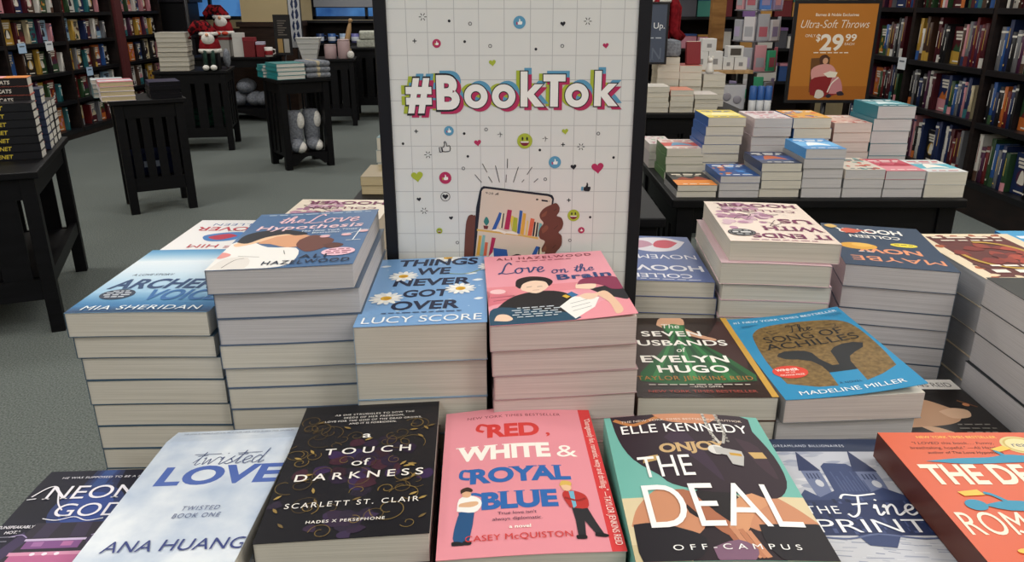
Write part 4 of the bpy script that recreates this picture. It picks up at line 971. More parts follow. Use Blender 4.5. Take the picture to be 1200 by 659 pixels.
def framed_sign(name, label, x0, x1, y, z0, z1, fw, fd, face, art, cat='sign'):
    r = root(name, label, cat, ((x0 + x1) / 2, y, z0))
    W, H = x1 - x0, z1 - z0
    mb = MB()
    for (a, b, c, d) in ((-W / 2, W / 2, 0, fw), (-W / 2, W / 2, H - fw, H), (-W / 2, -W / 2 + fw, fw, H - fw), (W / 2 - fw, W / 2, fw, H - fw)):
        mb.box(a, b, -fd / 2, fd / 2, c, d, FRAME, 0.0008)
    mb.build('frame', r)
    w, h = W - 2 * fw, H - 2 * fw
    mb = MB(); mb.box(0, w, 0, h, -fd * .5, 0, face)
    art(w, h).into(mb)
    o = mb.build('poster', r, (-w / 2, -fd / 2 + .0025, fw)); o.rotation_euler.x = math.pi / 2
    return r
sg = framed_sign('tabletop_sign', 'white framed sign with a hashtag title and drawn phone, standing on the front table', -.1485, .1495, .872, .965, 1.387, .014, .010, mat('#dddfde', .35), art_sign)
mb = MB(); mb.box(-.12, .12, -.006, .14, TABLE_Z - .965, TABLE_Z - .957, FRAME, .001); mb.build('stand_base', sg)
for sx in (-.07, .07):
    mb = MB(); mb.tube([(sx, .04, TABLE_Z - .957), (sx, .0085, .30)], .004, FRAME); mb.build('support_rod', sg)

# ------------------------------------------------------------------ back wall, windows, column
DARKPANEL = noise_mat('dark_wainscot_wood', '#2b1d16', '#3a281f', 5, 0.5, 0.3, 4, (1, 1, 6))
def shell_boxes(name, boxes, m):
    mb = MB()
    for b in boxes: mb.box(*b, m)
    return tag(mb.build(name), kind='structure')
WIN = [(-5.0, -3.9), (-2.95, -1.35)]
segs, xs = [], [-5.2] + [v for w in WIN for v in w] + [3.6]
segs += [(-5.2, 3.6, 12.0, 12.15, 0, 1.12), (-5.2, 3.6, 12.0, 12.15, 2.7, 3.5)]
for k in range(0, len(xs), 2): segs.append((xs[k], xs[k + 1], 12.0, 12.15, 1.12, 2.7))
shell_boxes('wall_back', segs, WALLM)
shell_boxes('baseboard_back', [(-5.05, 3.45, 11.97, 12.0, 0, 1.0)], DARKPANEL)
DUSK = bpy.data.materials.new('dusk_sky_through_glass'); DUSK.use_nodes = True
_n = DUSK.node_tree; _b = _n.nodes['Principled BSDF']
_t = _n.nodes.new('ShaderNodeTexNoise'); _t.inputs['Scale'].default_value = 2.2; _t.inputs['Detail'].default_value = 4
_r = _n.nodes.new('ShaderNodeValToRGB'); _r.color_ramp.elements[0].color = rgb('#1c3f7c') + (1,); _r.color_ramp.elements[1].color = rgb('#5590cf') + (1,)
_r.color_ramp.elements[0].position = .35; _r.color_ramp.elements[1].position = .62
_n.links.new(_t.outputs['Fac'], _r.inputs['Fac']); _n.links.new(_r.outputs['Color'], _b.inputs['Emission Color']); _b.inputs['Emission Strength'].default_value = .75
_b.inputs['Base Color'].default_value = (.01, .02, .04, 1); _b.inputs['Roughness'].default_value = .1
WFR = mat('#14151b', .4)
for k, (x0, x1) in enumerate(WIN):
    mb = MB(); f = .05
    for b in ((x0, x1, 1.12, 1.12 + f), (x0, x1, 2.7 - f, 2.7), (x0, x0 + f, 1.12, 2.7), (x1 - f, x1, 1.12, 2.7), ((x0 + x1) / 2 - .02, (x0 + x1) / 2 + .02, 1.12, 2.7)): mb.box(b[0], b[1], 12.0, 12.06, b[2], b[3], WFR)
    o = tag(mb.build('window_%d' % (k + 1)), kind='structure')
    mb = MB(); mb.box(x0, x1, 12.07, 12.1, 1.12, 2.7, DUSK); p = mb.build('window_pane', o)
mb = MB(); mb.box(-2.9, -1.4, 11.93, 11.96, 1.3, 2.75, mat('#8d9097', .8)); mb.tube([(-2.9, 11.945, 1.3), (-1.4, 11.945, 1.3)], .012, mat('#6d7077'))
tag(mb.build('roller_blind'), 'grey roller blind lowered over the back window left of the white sign', 'blind')
shell_boxes('trim_1', [(-3.5, -2.88, 10.5, 11.1, 1.12, 3.5)], mat('#c9b78f', .8))
shell_boxes('trim_2', [(-3.53, -2.85, 10.47, 11.13, 0, 1.06), (-3.56, -2.82, 10.44, 11.16, 1.06, 1.12), (-3.38, -3.0, 10.455, 10.47, .2, .9)], DARKPANEL)

# ------------------------------------------------------------------ bookcases and shelf books
CASEM = noise_mat('dark_bookcase_wood', '#140e0d', '#211715', 5, 0.5, 0.3, 4, (1, 1, 5))
SHELFM = mat('#0b0b10', .45)
def bookcase(label, x, y0, bays, pitch, shelves, h, depth, facing, lean=0.0, name='bookcase'):
    """face plane at x, running back along y; facing +1 opens towards +x"""
    r = root(name, label, 'bookcase', (x, y0, 0))
    s = -facing
    def bx(n, x0, x1, a, b, c, d, m):
        mb = MB(); mb.box(min(x0, x1), max(x0, x1), a, b, c, d, m)
        if lean:
            for v in mb.bm.verts: v.co.x += -s * lean * (h - v.co.z) / h * 0 + s * lean * v.co.z
        mb.build(n, r)
    bx('back_panel', s * depth, s * (depth + .02), -.02, bays * pitch + .02, 0, h, CASEM)
    for k in range(bays + 1): bx('upright', 0, s * depth, k * pitch - .022, k * pitch + .022, 0, h, CASEM)
    for k in range(bays):
        for z in shelves: bx('shelf', -s * .004, s * depth, k * pitch + .0221, (k + 1) * pitch - .0221, z - .035, z, SHELFM)
        bx('shelf', 0, s * depth, k * pitch + .0221, (k + 1) * pitch - .0221, h - .03, h, CASEM)
        bx('plinth', .0, s * .02, k * pitch + .0221, (k + 1) * pitch - .0221, 0, shelves[0] - .036, CASEM)
    return r
PAL = [('dark red', '#6a1f22'), ('navy', '#1f2c55'), ('blue', '#2a5596'), ('white', '#d4d1ca'), ('cream', '#cdbf9c'), ('black', '#1b1a1e'), ('teal', '#2b6a72'), ('green', '#2c4a2e'),
       ('brown', '#4a3226'), ('plum', '#4a2240'), ('orange', '#c0682e'), ('grey', '#76777c'), ('pink', '#c98a92'), ('mustard', '#b8923a'), ('maroon', '#4c1620'), ('pale blue', '#8fb0c8')]
SPROTO, FPROTO = {}, {}
def spine_mesh(ci, v):
    k = (ci, v)
    if k in SPROTO: return SPROTO[k]
    c = mat(PAL[ci][1], .45); mb = MB()      # unit book: spine faces -y, x thickness, z height
    mb.prism([(-.5, 0), (.5, 0), (.5, 1), (-.5, 1)], .04, .06, c)
    n = 6
    out = [(-.5 + i / n, -.02 + .06 * (2 * i / n - 1) ** 2) for i in range(n + 1)]
    V = [[mb.bm.verts.new((x, y, z)) for x, y in out] for z in (0, 1)]
    for i in range(n):
        f = mb.bm.faces.new((V[0][i], V[0][i + 1], V[1][i + 1], V[1][i])); f.material_index = mb.mi(c); f.smooth = True
    for zz in V: mb.bm.faces.new(zz).material_index = mb.mi(c)
    mb.box(-.5, -.42, .03, 1, 0, 1, c); mb.box(.42, .5, .03, 1, 0, 1, c)
    mb.box(-.42, .42, .06, .98, .012, .985, mat('#d5cfc2', .8))
    rr = random.Random(ci * 7 + v)
    t = mat(rr.choice(['#e6e2d8', '#d9b45a', '#f2efe8', '#c9c3b8'] if PAL[ci][0] not in ('white', 'cream', 'pale blue', 'pink') else ['#22232a', '#8a2a2a', '#2a4a7a']), .5)
    def band(z0, z1, w, m):
        q = []
        for z in (z0, z1):
            q.append([mb.bm.verts.new((x * w, y - .012, z)) for x, y in out])
        for i in range(n): mb.bm.faces.new((q[0][i], q[0][i + 1], q[1][i + 1], q[1][i])).material_index = mb.mi(m)
    if v == 0: band(.86, .91, .98, t); band(.34, .7, .22, t)
    elif v == 1: band(.45, .84, .26, t); band(.1, .14, .5, t)
    else: band(.0, .22, .99, mat(PAL[(ci + 5) % 16][1])); band(.4, .86, .22, t)
    bmesh.ops.recalc_face_normals(mb.bm, faces=mb.bm.faces)
    me = bpy.data.meshes.new('shelf_book'); mb.bm.to_mesh(me); mb.bm.free()
    for m in mb.mats: me.materials.append(m)
    SPROTO[k] = me; return me
def face_mesh(ci, v):
    k = (ci, v)
    if k in FPROTO: return FPROTO[k]
    c = mat(PAL[ci][1], .4); mb = MB()       # .15 x .23 cover facing -y
    mb.box(-.075, .075, -.001, .002, 0, .23, c); mb.box(-.075, .075, .026, .028, 0, .23, c); mb.box(-.075, -.073, 0, .028, 0, .23, c); mb.box(-.072, .073, .002, .026, .002, .228, mat('#d5cfc2', .8))
    rr = random.Random(ci * 13 + v * 3)
    lt = PAL[ci][0] in ('white', 'cream', 'pale blue', 'pink')
    ink = '#2a2430' if lt else '#e8e2d6'
    a = Art(.15, .23)
    x2 = PAL[(ci * 5 + v * 3 + 4) % 16][1]
    if v == 0: a.ell(50, 62, 30, 30, x2); a.blob([(30, 40), (40, 78), (50, 90), (62, 76), (70, 40)], ink, 3)
    elif v == 1: a.rect(0, 0, 100, 52, x2); a.blob([(10, 52), (30, 82), (48, 66), (66, 90), (92, 52)], PAL[(ci + 9) % 16][1], 3)
    else:
        for q in range(7): a.ell(rr.uniform(10, 90), rr.uniform(15, 90), rr.uniform(6, 15), rr.uniform(6, 15), rr.choice([x2, PAL[(ci + 3) % 16][1]]), 14)
    for q in range(3): a.rect(14 + q * 4, 124 - q * 13, 86 - q * 6, 133 - q * 13, ink)
    a.rect(22, 8, 78, 14, ink)
    for vs, fs, m in a.items:
        bv = [mb.bm.verts.new((x - .075, -.001 - .0004 * (a.items.index((vs, fs, m)) + 1), y)) for x, y in [p[:2] for p in vs]]
        for f in fs: mb.bm.faces.new([bv[i] for i in f]).material_index = mb.mi(m)
    me = bpy.data.meshes.new('shelf_book'); mb.bm.to_mesh(me); mb.bm.free()
    for m in mb.mats: me.materials.append(m)
    FPROTO[k] = me; return me
_c, _s = math.cos(PITCH), math.sin(PITCH)
def in_frame(x, y, z, mx=10):                 # does the photo's frame take in this spot?
    f = y * _c - (z - CAM_H) * _s; up = y * _s + (z - CAM_H) * _c
    if f < .05: return False
    return -mx < 600 + F_PX * x / f < 1200 + mx and -mx < 329.5 - F_PX * up / f < 659 + mx
def fill_shelf(rnd, x, ya, yb, z, gap, facing, place, group, faceout, lean=0.0, face_every=3):
    """books along y from ya to yb on one shelf, read from the left as the viewer sees it"""
    d = 1 if facing > 0 else -1               # facing +x: the viewer's left is the near end
    pos, end = (ya, yb) if facing > 0 else (yb, ya)
    n = 0; i = 0
    cnt = {}
    while True:
        fo = faceout and i % face_every == face_every - 1
        hgt = rnd.uniform(.66, .93) * gap
        if fo: s = min(1.12, (gap - .02) / .23) * rnd.uniform(.88, 1); wd = .15 * s + .012
        else: wd = rnd.uniform(.026, .05)
        if (pos + d * wd - end) * d > 0: break
        ci = rnd.randrange(16) if facing > 0 or rnd.random() < .25 else rnd.choice((0, 1, 1, 2, 3, 5, 5, 7, 8, 9, 11, 14, 14)); v = rnd.randrange(3)
        yc = pos + d * wd / 2; pos += d * (wd + (rnd.uniform(.05, .1) if rnd.random() < .07 else .0015)); i += 1
        xc = x + (.03 if facing < 0 else -.03) - lean * z * 0
        if not (in_frame(x, yc, z + .02) or in_frame(x, yc, z + .18)): continue
        n += 1
        me = face_mesh(ci, v) if fo else spine_mesh(ci, v)
        o = bpy.data.objects.new('shelf_book', me); COL.objects.link(o)
        o.location = (xc - (-1 if facing < 0 else 1) * (.04 if fo else 0), yc, z + .0005)
        o.rotation_euler.z = math.pi / 2 if facing > 0 else -math.pi / 2
        if fo: o.scale = (s, 1, s)
        else: o.scale = (wd - .001, rnd.uniform(.15, .19), hgt)
        k = (PAL[ci][0], fo); cnt[k] = cnt.get(k, 0) + 1
        what = '%s displayed book' % PAL[ci][0] if fo else '%s book' % PAL[ci][0]
        tag(o, '%s %s from left, %s' % (ORD[cnt[k]], what, place), 'book', group)
rnd = random.Random(21)
LZ = [.09, .385, .68, .975, 1.255, 1.55]
bookcase('long dark bookcase along the left wall filled with books', -4.6, 6.25, 3, 1.03, LZ, 1.95, .28, 1)
bookcase('narrow dark bookcase at the far end of the left wall', -4.62, 9.62, 1, 1.05, LZ, 1.95, .28, 1)
RNK = {0: 'lowest', 1: 'second lowest', 2: 'third lowest', 3: 'fourth lowest', 4: 'fifth lowest'}
for b, (bn, y0) in enumerate((('near left bookcase bay', 6.25), ('middle left bookcase bay', 7.28), ('third left bookcase bay', 8.31), ('far left bookcase', 9.62))):
    for k, z in enumerate(LZ[:5]):
        fill_shelf(rnd, -4.62, y0 + .03, y0 + (1.02 if b == 3 else 1.0), z, LZ[k + 1] - z - .036, 1, '%s shelf of %s' % (RNK[k], bn), 'books in the left bookcases', True, face_every=2)
RZ = [.22, .60, .935, 1.31]
bookcase('long dark bookcase along the right wall filled with hardbacks', 3.05, 4.1, 3, 1.03, RZ, 1.72, .30, -1)
for b, (bn, y0) in enumerate((('near right bookcase bay', 4.1), ('middle right bookcase bay', 5.13), ('far right bookcase bay', 6.16))):
    for k, z in enumerate(RZ):
        fill_shelf(rnd, 3.06, y0 + .03, y0 + 1.0, z, (RZ + [1.69])[k + 1] - z - .036, -1, '%s shelf of %s' % (RNK[k], bn), 'books in the right bookcase', True, face_every=9)
mb = MB(); mb.box(-4.72, -4.58, 9.4, 9.55, 0, 1.95, mat('#5a2a2c', .5))
tag(mb.build('end_partition'), 'dark red end panel standing between the two left bookcases', 'panel')
tick = mat('#d9dde2', .5)
for (x, y, z, blu, fac, lab) in ((-4.585, 7.95, .945, 0, 1, 'white shelf tag on the left bookcase, near its middle'), (-4.585, 8.62, .65, 1, 1, 'pale blue shelf tag low on the left bookcase'), (-4.585, 7.5, .945, 1, 1, 'pale blue shelf tag at the left of the left bookcase'), (3.035, 6.2, .9, 0, -1, 'white shelf tag on the right bookcase beside the orange sign'), (3.035, 4.55, .9, 0, -1, 'white shelf tag at the right edge on the right bookcase')):
    mb = MB(); mb.box(-.002, .002, -.06, .06, -.045, .045, mat('#a9c4e0', .5) if blu else tick); mb.box(-.0025, .0025, -.04, .04, .01, .022, mat('#5a6470'))
    o = mb.build('shelf_tag', None, (x, y, z + .0)); tag(o, lab, 'tag', 'shelf tags')

# ------------------------------------------------------------------ the other display tables
def local(t, x, y):
    a = t.rotation_euler.z
    return (t.location.x + x * math.cos(a) - y * math.sin(a), t.location.y + x * math.sin(a) + y * math.cos(a))
nt = mission_table('black slatted table at the left edge holding stacked dark hardbacks', -2.593, 3.28, R(22), 1.1, .95, .70, slats=6, shelf=.24, side_slats=0)
tA = mission_table('small black slatted table with yellow-edged and black books', -2.465, 5.27, R(30), .46, .44, .75, 'small display tables', slats=4, shelf=.24)
tB = mission_table('black slatted table holding pale thick books behind the yellow-edged ones', -3.05, 7.65, R(12), .66, .6, .75, 'small display tables', slats=4, shelf=.22)
tC = mission_table('small black open table with teal books and grey slippers', -1.85, 6.75, R(35), .47, .45, .75, 'small display tables', slats=0, shelf=.13, arch=True)
tD = mission_table('black slatted table with pink canisters and white trays', -2.12, 9.25, R(8), .62, .55, .75, 'small display tables', slats=4, shelf=.2)
tE = mission_table('black slatted table with a pale folded throw, beside the white sign', -1.55, 9.95, R(4), .95, .6, .84, 'small display tables', slats=6, shelf=.25)
tF = mission_table('dark table by the column with red gifts and Santa figure', -3.36, 9.7, R(3), 1.0, .7, .75, 'small display tables', slats=0, shelf=.15, arch=True)
tG = mission_table('low dark table behind the sign with thick tan books', -.03, 2.62, 0, .95, .95, .75, slats=6, shelf=.22)
tH = mission_table('wide black table on the right with two rows of paperback piles', .975, 2.72, 0, .935, .70, .75, slats=0, shelf=.22, side_slats=6)
tI = mission_table('black table behind the sign at the right with pale book piles', 1.02, 4.72, 0, .66, .62, .75, slats=5, shelf=.22)

def pile(table_z, x, y, yaw, W, L, n, T, desc, short, cover, page='cream', art=None, rest=None, flip=False, hard=False, jit=.003, spine=None, name='paperback_book', kind='paperback', dx=0.0, spine_text=None):
    a = R(yaw); rr = random.Random(short); z = table_z + .0005
    for i in range(n):
        q = n - 1 - i
        lab = desc if q == 0 else ('%s %s from the top of the pile under the %s' % (ORD[q + 1], kind, short) if i else 'bottom %s of the pile under the %s' % (kind, short))
        jx = rr.uniform(-jit, jit) + dx * q; jy = rr.uniform(-jit, jit)
        r = make_book(name, lab, (x + jx * math.cos(a) - jy * math.sin(a), y + jx * math.sin(a) + jy * math.cos(a), z), a + R(rr.uniform(-.6, .6)), W, L, T - .0004,
                  cover if q == 0 or not rest else rest, art(W, L) if (q == 0 and art) else None, page, flip=flip, hard=hard, group='copies in the pile under the ' + short, spine=spine)
        if spine_text:
            cv = [c for c in r.children if c.name.startswith('cover')][0]
            st, col, h, sf = spine_text
            vs, fs, tw = glyphs(st, .15, .02, 1.0, False)
            bm = bmesh.new(); bm.from_mesh(cv.data); cv.data.materials.append(mat(col)); mi = len(cv.data.materials) - 1
            bv = [bm.verts.new((-.0003, L * sf - gx * h, T * .5 - h / 2 + gy * h)) for gx, gy in vs]
            for f in fs:
                try: bm.faces.new([bv[i_] for i_ in f]).material_index = mi
                except ValueError: pass
            bm.to_mesh(cv.data); bm.free()
        z += T
def simple_art(c2, ink, title, author='', style=0, c3=None):
    def f(W, L):
        a = Art(W, L)
        if style == 0: a.rect(0, 0, 100, 60, c2); a.blob([(10, 60), (30, 92), (52, 74), (72, 96), (92, 60)], c3 or c2, 3)
        elif style == 1: a.ell(50, 66, 36, 34, c2); a.ell(56, 60, 20, 20, c3 or ink)
        elif style == 2:
            rr = random.Random(title)
            for i in range(26): a.ell(rr.uniform(5, 95), rr.uniform(8, 142), rr.uniform(3, 10), rr.uniform(3, 10), rr.choice([c2, c3 or c2]), 12)
        elif style == 3: a.rect(0, 40, 100, 96, c2); a.blob([(20, 44), (34, 92), (60, 88), (80, 48), (50, 56)], c3 or ink, 3)
        if title: a.marks(50, 118, 15, ink, 80, 'c', 3); a.marks(50, 104, 9, ink, 60, 'c', 3)
        if author: a.marks(50, 10, 9, ink, 66, 'c', 3)
        return a
    return f
# the left edge table: dark hardbacks with spines to the front
for j, (ly, n, desc, short, cov, sp, spt, art, T) in enumerate((
    (-.175, 7, 'black hardback with yellow spine lettering, top of the front pile at the left edge', 'black cover with yellow spine lettering', '#15151a', '#15151a', ('ENET', '#c9b43a', .017, .70), None, .034),
    (-.048, 9, 'orange and pink hardback on the second pile at the left edge', 'orange and pink cover', '#c96a5a', '#1a1416', ('TABLE CATS', '#d9d4cc', .016, .80), simple_art('#d9822f', '#f0ece6', 'TABLE', '', 0, '#e2a0a8'), .037),
    (.079, 8, 'navy and white hardback on the third pile at the left edge', 'navy and white cover', '#22304e', '#22304e', None, simple_art('#c9ccd4', '#e6e6ea', 'NIGHT', '', 3), .034),
    (.206, 6, 'dark hardback with pale band on the fourth pile at the left edge', 'dark cover with pale band', '#1c1c22', '#1c1c22', None, simple_art('#b9b4b0', '#e6e2dc', 'CITY', '', 3), .034),
    (.333, 6, 'charcoal hardback on the rearmost pile at the left edge', 'rearmost charcoal cover', '#26262c', '#26262c', None, None, .033))):
    px, py = local(nt, .53 - (.02 if j == 1 else 0), ly)
    pile(.70, px, py, 22 + 90, .121, .235, n, T, desc, short, cov, 'white', art, spine=sp, hard=True, jit=.0015, name='hardback_book', kind='hardback', spine_text=spt)
px, py = local(tA, -.27, -.20); 
pile(.75, px, py, 30, .20, .24, 4, .030, 'pink and white hardback with yellow page edges on the small table', 'pink cover with yellow page edges', '#d98a94', 'tan', simple_art('#c9d4de', '#c2485a', '', '', 3, '#f0e6e2'), hard=True, rest='#d9d2dc', name='hardback_book', kind='hardback')
px, py = local(tA, -.30, .045)
pile(.75, px, py, 30, .19, .17, 4, .029, 'white and teal book on the rear of the small table', 'white and teal cover', '#c9d0d4', 'cream', None, hard=True, rest='#5f8088', name='hardback_book', kind='hardback')
px, py = local(tA, .02, -.16)
pile(.75, px, py, 30, .19, .25, 4, .026, 'black book with purple top on the right of the small table', 'black book with purple top', '#2b2845', 'black', None, rest='#17161b', name='hardback_book', kind='hardback')
px, py = local(tB, -.26, -.28)
pile(.75, px, py, 12, .26, .28, 8, .0425, 'thick pale boxed book topmost on the table behind', 'thick pale boxed book', '#b9b4aa', 'cream', None, hard=True, rest='#8a8578', jit=.006, name='boxed_book', kind='boxed book')
px, py = local(tC, -.22, -.21)
TEAL = '#1f7f86'
pile(.75, px, py, 35, .24, .27, 4, .032, 'teal hardback on the front pile of the small open table', 'teal hardback', TEAL, 'white', None, hard=True, jit=.006, name='hardback_book', kind='hardback')
px, py = local(tC, -.25, .075)
pile(.75, px, py, 35, .19, .14, 4, .026, 'teal hardback on the smaller rear pile of the open table', 'smaller rear teal hardback', TEAL, 'white', None, hard=True, jit=.004, name='hardback_book', kind='hardback')
# low dark table behind the sign
pile(.75, -.485, 2.44, 0, .19, .2, 2, .029, 'thick tan-edged book in front, seen left of the white sign', 'thick tan-edged book', '#8a7a58', 'tan', None, jit=.004)
pile(.75, -.485, 2.74, 0, .14, .2, 3, .045, 'teal patterned book behind tan ones, left of the white sign', 'teal patterned book', '#5a8088', 'cream', simple_art('#8fb0b4', '#2a3a40', '', '', 2, '#c9d4d0'), jit=.004)
# wide table on the right: front row, then back row
FR = [(.525, 2, .020, 'cream', '#1f2022', simple_art('#d9832f', '#e6dcc8', 'VIRAL', 'NOVEL', 0, '#8a3a22'), 'black and orange paperback, leftmost of the front row', 'leftmost black and orange cover'),
      (.66, 3, .023, 'grey', '#24508f', simple_art('#3f7fc4', '#f0f2f4', 'BLUE SKY', 'NOVEL', 2, '#c9774a'), 'bright blue speckled paperback in the front row, right table', 'bright blue speckled cover'),
      (.79, 4, .0275, 'cream', '#1c2a4c', simple_art('#34508a', '#e9e6e0', 'NEVER', 'NOVEL', 3, '#b9603a'), 'navy paperback with orange figure in the front row, right table', 'navy cover with orange figure'),
      (.92, 5, .031, 'grey', '#3f8fd0', simple_art('#6fb4e6', '#f0f4f8', 'OCEAN', 'NOVEL', 3, '#e6eef4'), 'sky blue paperback on the tallest pile of the front row', 'sky blue cover, front row'),
      (1.052, 3, .030, 'grey', '#d9d0c4', simple_art('#c2543f', '#2f5f6a', 'SUMMER', 'NOVEL', 2, '#6fa4a0'), 'white paperback with red and teal spots in the front row', 'white red-and-teal spotted cover'),
      (1.183, 3, .0285, 'grey', '#c2485e', simple_art('#d98a96', '#f4ece8', 'HEARTS', 'NOVEL', 0, '#a83248'), 'crimson pink paperback in the front row, right table', 'crimson pink cover'),
      (1.314, 2, .0415, 'cream', '#e0e4e6', simple_art('#5fb0c4', '#c2485a', 'SEASIDE', 'NOVEL', 3, '#f0ece4'), 'white and aqua paperback at the right end of the front row', 'white and aqua cover')]
for (x, n, T, pg, cov, art, desc, short) in FR:
    pile(.75, x, 2.40, 0, .127, .2, n, T, desc, short, cov, pg, art, rest='#8a8a8c', jit=.002)
BR = [(.535, 4, .0275, 'cream', '#d9c9c0', simple_art('#c24a3f', '#b83a3a', 'RED SIGNS', 'NOVEL', 3, '#5a8fb0'), 'white and red paperback on green-spined pile, back row, right table', 'white and red cover', '#4a6a3e', 0),
      (.672, 7, .031, 'cream', '#e0c94a', simple_art('#e8dc86', '#2f5fa8', 'GOLDEN', 'NOVEL', 3, '#f0e6b0'), 'yellow paperback on tall blue-spined pile, back row, right table', 'yellow cover on blue spines', '#2f5596', -.004),
      (.83, 7, .0305, 'grey', '#ddd3d4', simple_art('#d9a0a8', '#9a4a5a', 'BLOSSOM', 'NOVEL', 2, '#c9b0b8'), 'white and pink paperback in the back row, right table', 'white and pink cover, back row', '#c9b8bc', 0),
      (.966, 6, .036, 'cream', '#e0a23a', simple_art('#d9603a', '#f0ece4', 'FIRE', 'NOVEL', 2, '#3f6fa8'), 'orange and yellow paperback in the back row, right table', 'orange and yellow cover', '#3a66a8', 0),
      (1.105, 6, .033, 'pink', '#d4b0a4', simple_art('#b8564a', '#f0e6e0', 'ROSES', 'NOVEL', 2, '#e6d4c8'), 'dusty rose paperback in the back row, right table', 'dusty rose cover', '#b08a84', 0),
      (1.245, 6, .0425, 'grey', '#2f7484', simple_art('#5fa0ac', '#e6eef0', 'ISLAND', 'NOVEL', 3, '#c9dce0'), 'teal paperback on the rightmost tall pile, back row, right table', 'teal cover, back row', '#2f7484', -.002)]
for (x, n, T, pg, cov, art, desc, short, sp, dx) in BR:
    pile(.75, x, 2.66, 0, .130, .2, n, T, desc, short, cov, pg, art, rest=sp, spine=sp, jit=.003, dx=dx)
pile(.75, .515, 2.875, 0, .09, .18, 3, .03, 'pale flowered paperback at the far left corner, right table', 'pale flowered cover', '#cfc4c0', 'white', simple_art('#b07a86', '#7a3a46', '', '', 2, '#9ab09a'), rest='#b8b0b0', jit=.002)
# pale piles on the table further back
for (x, y, n, T, desc, short, cov) in ((.70, 4.46, 5, .0285, 'white-topped paperback, front left of the far pale piles', 'white-topped cover', '#dcd8d2'), (.90, 4.46, 4, .031, 'salmon-topped paperback, front middle of the far pale piles', 'salmon-topped cover', '#d98a74'), (1.04, 4.46, 4, .025, 'white and red paperback, front right of the far pale piles', 'white and red cover far back', '#d4ccc8'),
                                       (.865, 4.72, 7, .041, 'plain cream paperback on the tallest far pale pile', 'plain cream cover', '#c9bda6'), (1.0, 4.72, 6, .040, 'red-edged paperback on the middle far pale pile', 'red-edged cover', '#b84a42'), (1.14, 4.72, 5, .038, 'grey-topped paperback on the right far pale pile', 'grey-topped cover', '#a9a49e')):
    pile(.75, x + (.06 if x == .70 else 0), y, 0, .132, .2, n, T, desc, short, cov, 'cream', None, rest='#c4b8a4', jit=.003)
stack((.738, .93, 1.005), 0, .14, .2, 0, [.028, .03], 'bright blue paperback at the far right edge of the front table', 'bright blue cover at the edge', simple_art('#6fb4dc', '#f0f4f6', 'TIDE', 'NOVEL', 3, '#dce8ee')(.14, .2), '#3f9fd4', 'grey', rest='#2f6fb0', floor=TABLE_Z)

# ------------------------------------------------------------------ floor-standing and small signs
def art_throws(W, L):
    a = Art(W, L); wh = '#efe6d8'
    a.rect(0, 0, 100, 22, '#a8641f')
    a.text('Barnes & Noble Exclusives', 50, 131, 4.6, wh, w=54, al='c', bold=.01)
    a.text('Ultra-Soft Throws', 6, 113, 13, wh, w=86, shear=.3, bold=-.008)
    a.text('ONLY', 13, 99, 4.6, wh, w=13); a.text('$', 27, 93, 11, wh, w=5.5, bold=.02); a.text('29', 33, 79, 25, wh, w=29, bold=.03); a.text('99', 64, 93, 11, wh, w=14, bold=.02)
    a.text('EACH', 64, 86.5, 4, wh, w=12); a.marks(26, 74, 2.2, wh, 44, n=6)
    a.poly([(26, 12), (24, 66), (48, 68), (50, 12)], '#6a4420')
    a.blob([(36, 56), (35, 68), (42, 72), (47, 66), (45, 56)], '#4a2a1c', 3); a.ell(42.5, 62, 3.4, 5, '#d9a482', 16)
    a.blob([(28, 30), (26, 48), (36, 56), (50, 56), (58, 44), (52, 30)], '#d99a94', 3)
    a.blob([(28, 8), (27, 32), (44, 38), (62, 36), (68, 16), (60, 8), (44, 4)], '#8a1f24', 3)
    a.blob([(52, 10), (54, 36), (64, 34), (69, 14), (62, 10)], '#c9858a', 3); a.line([(50, 12), (54, 26), (62, 36)], 1.6, '#efe0d4', True)
    a.poly([(42, 42), (50, 46), (60, 44), (58, 36), (48, 36)], '#efe6d4')
    a.blob([(34, 4), (36, 16), (44, 14), (46, 6), (40, 2)], '#d9cfc4', 3); a.blob([(62, 12), (68, 14), (72, 8), (64, 7)], '#2a2230', 3); a.blob([(48, 6), (52, 10), (56, 6), (52, 3)], '#2a2230', 3)
    return a
osg = framed_sign('floor_sign', 'orange framed sale sign with large white price in front of the right bookcase', 1.925, 2.515, 5.55, .675, 1.36, .022, .02, mat('#b87428', .5), art_throws)
mb = MB(); mb.tube([(0, .03, -.675), (0, .03, .1)], .018, FRAME); mb.build('pole', osg)
mb = MB(); mb.box(-.2, .2, -.13, .19, -.675, -.66, FRAME, .003); mb.build('base', osg)
mb = MB(); mb.box(-.285, .285, -.014, .014, .69, .72, mat('#c9cbce', .4), .003); mb.build('header_strip', osg)
def art_up(W, L):
    a = Art(W, L)
    a.text('Up.', 96, 88, 16, '#dfe2e6', w=30, al='r', serif=True); a.marks(88, 62, 4, '#b9c0c9', 66, 'r', 4)
    a.text('N', 62, 6, 34, '#5a6474', w=30, serif=True); a.line([(6, 40), (20, 30), (34, 40), (44, 20)], 2, '#5a6474', True)
    return a
usg = framed_sign('counter_sign', 'slate blue sign with white serif lettering peeking out right of the white sign', .665, .905, 4.68, 1.0, 1.345, .012, .012, mat('#434c5e', .5), art_up)
mb = MB(); mb.tube([(0, .012, -.249), (0, .012, .05)], .008, FRAME); mb.build('pole', usg)
mb = MB(); mb.box(-.05, .05, -.006, .03, -.2495, -.24, FRAME); mb.build('base', usg)

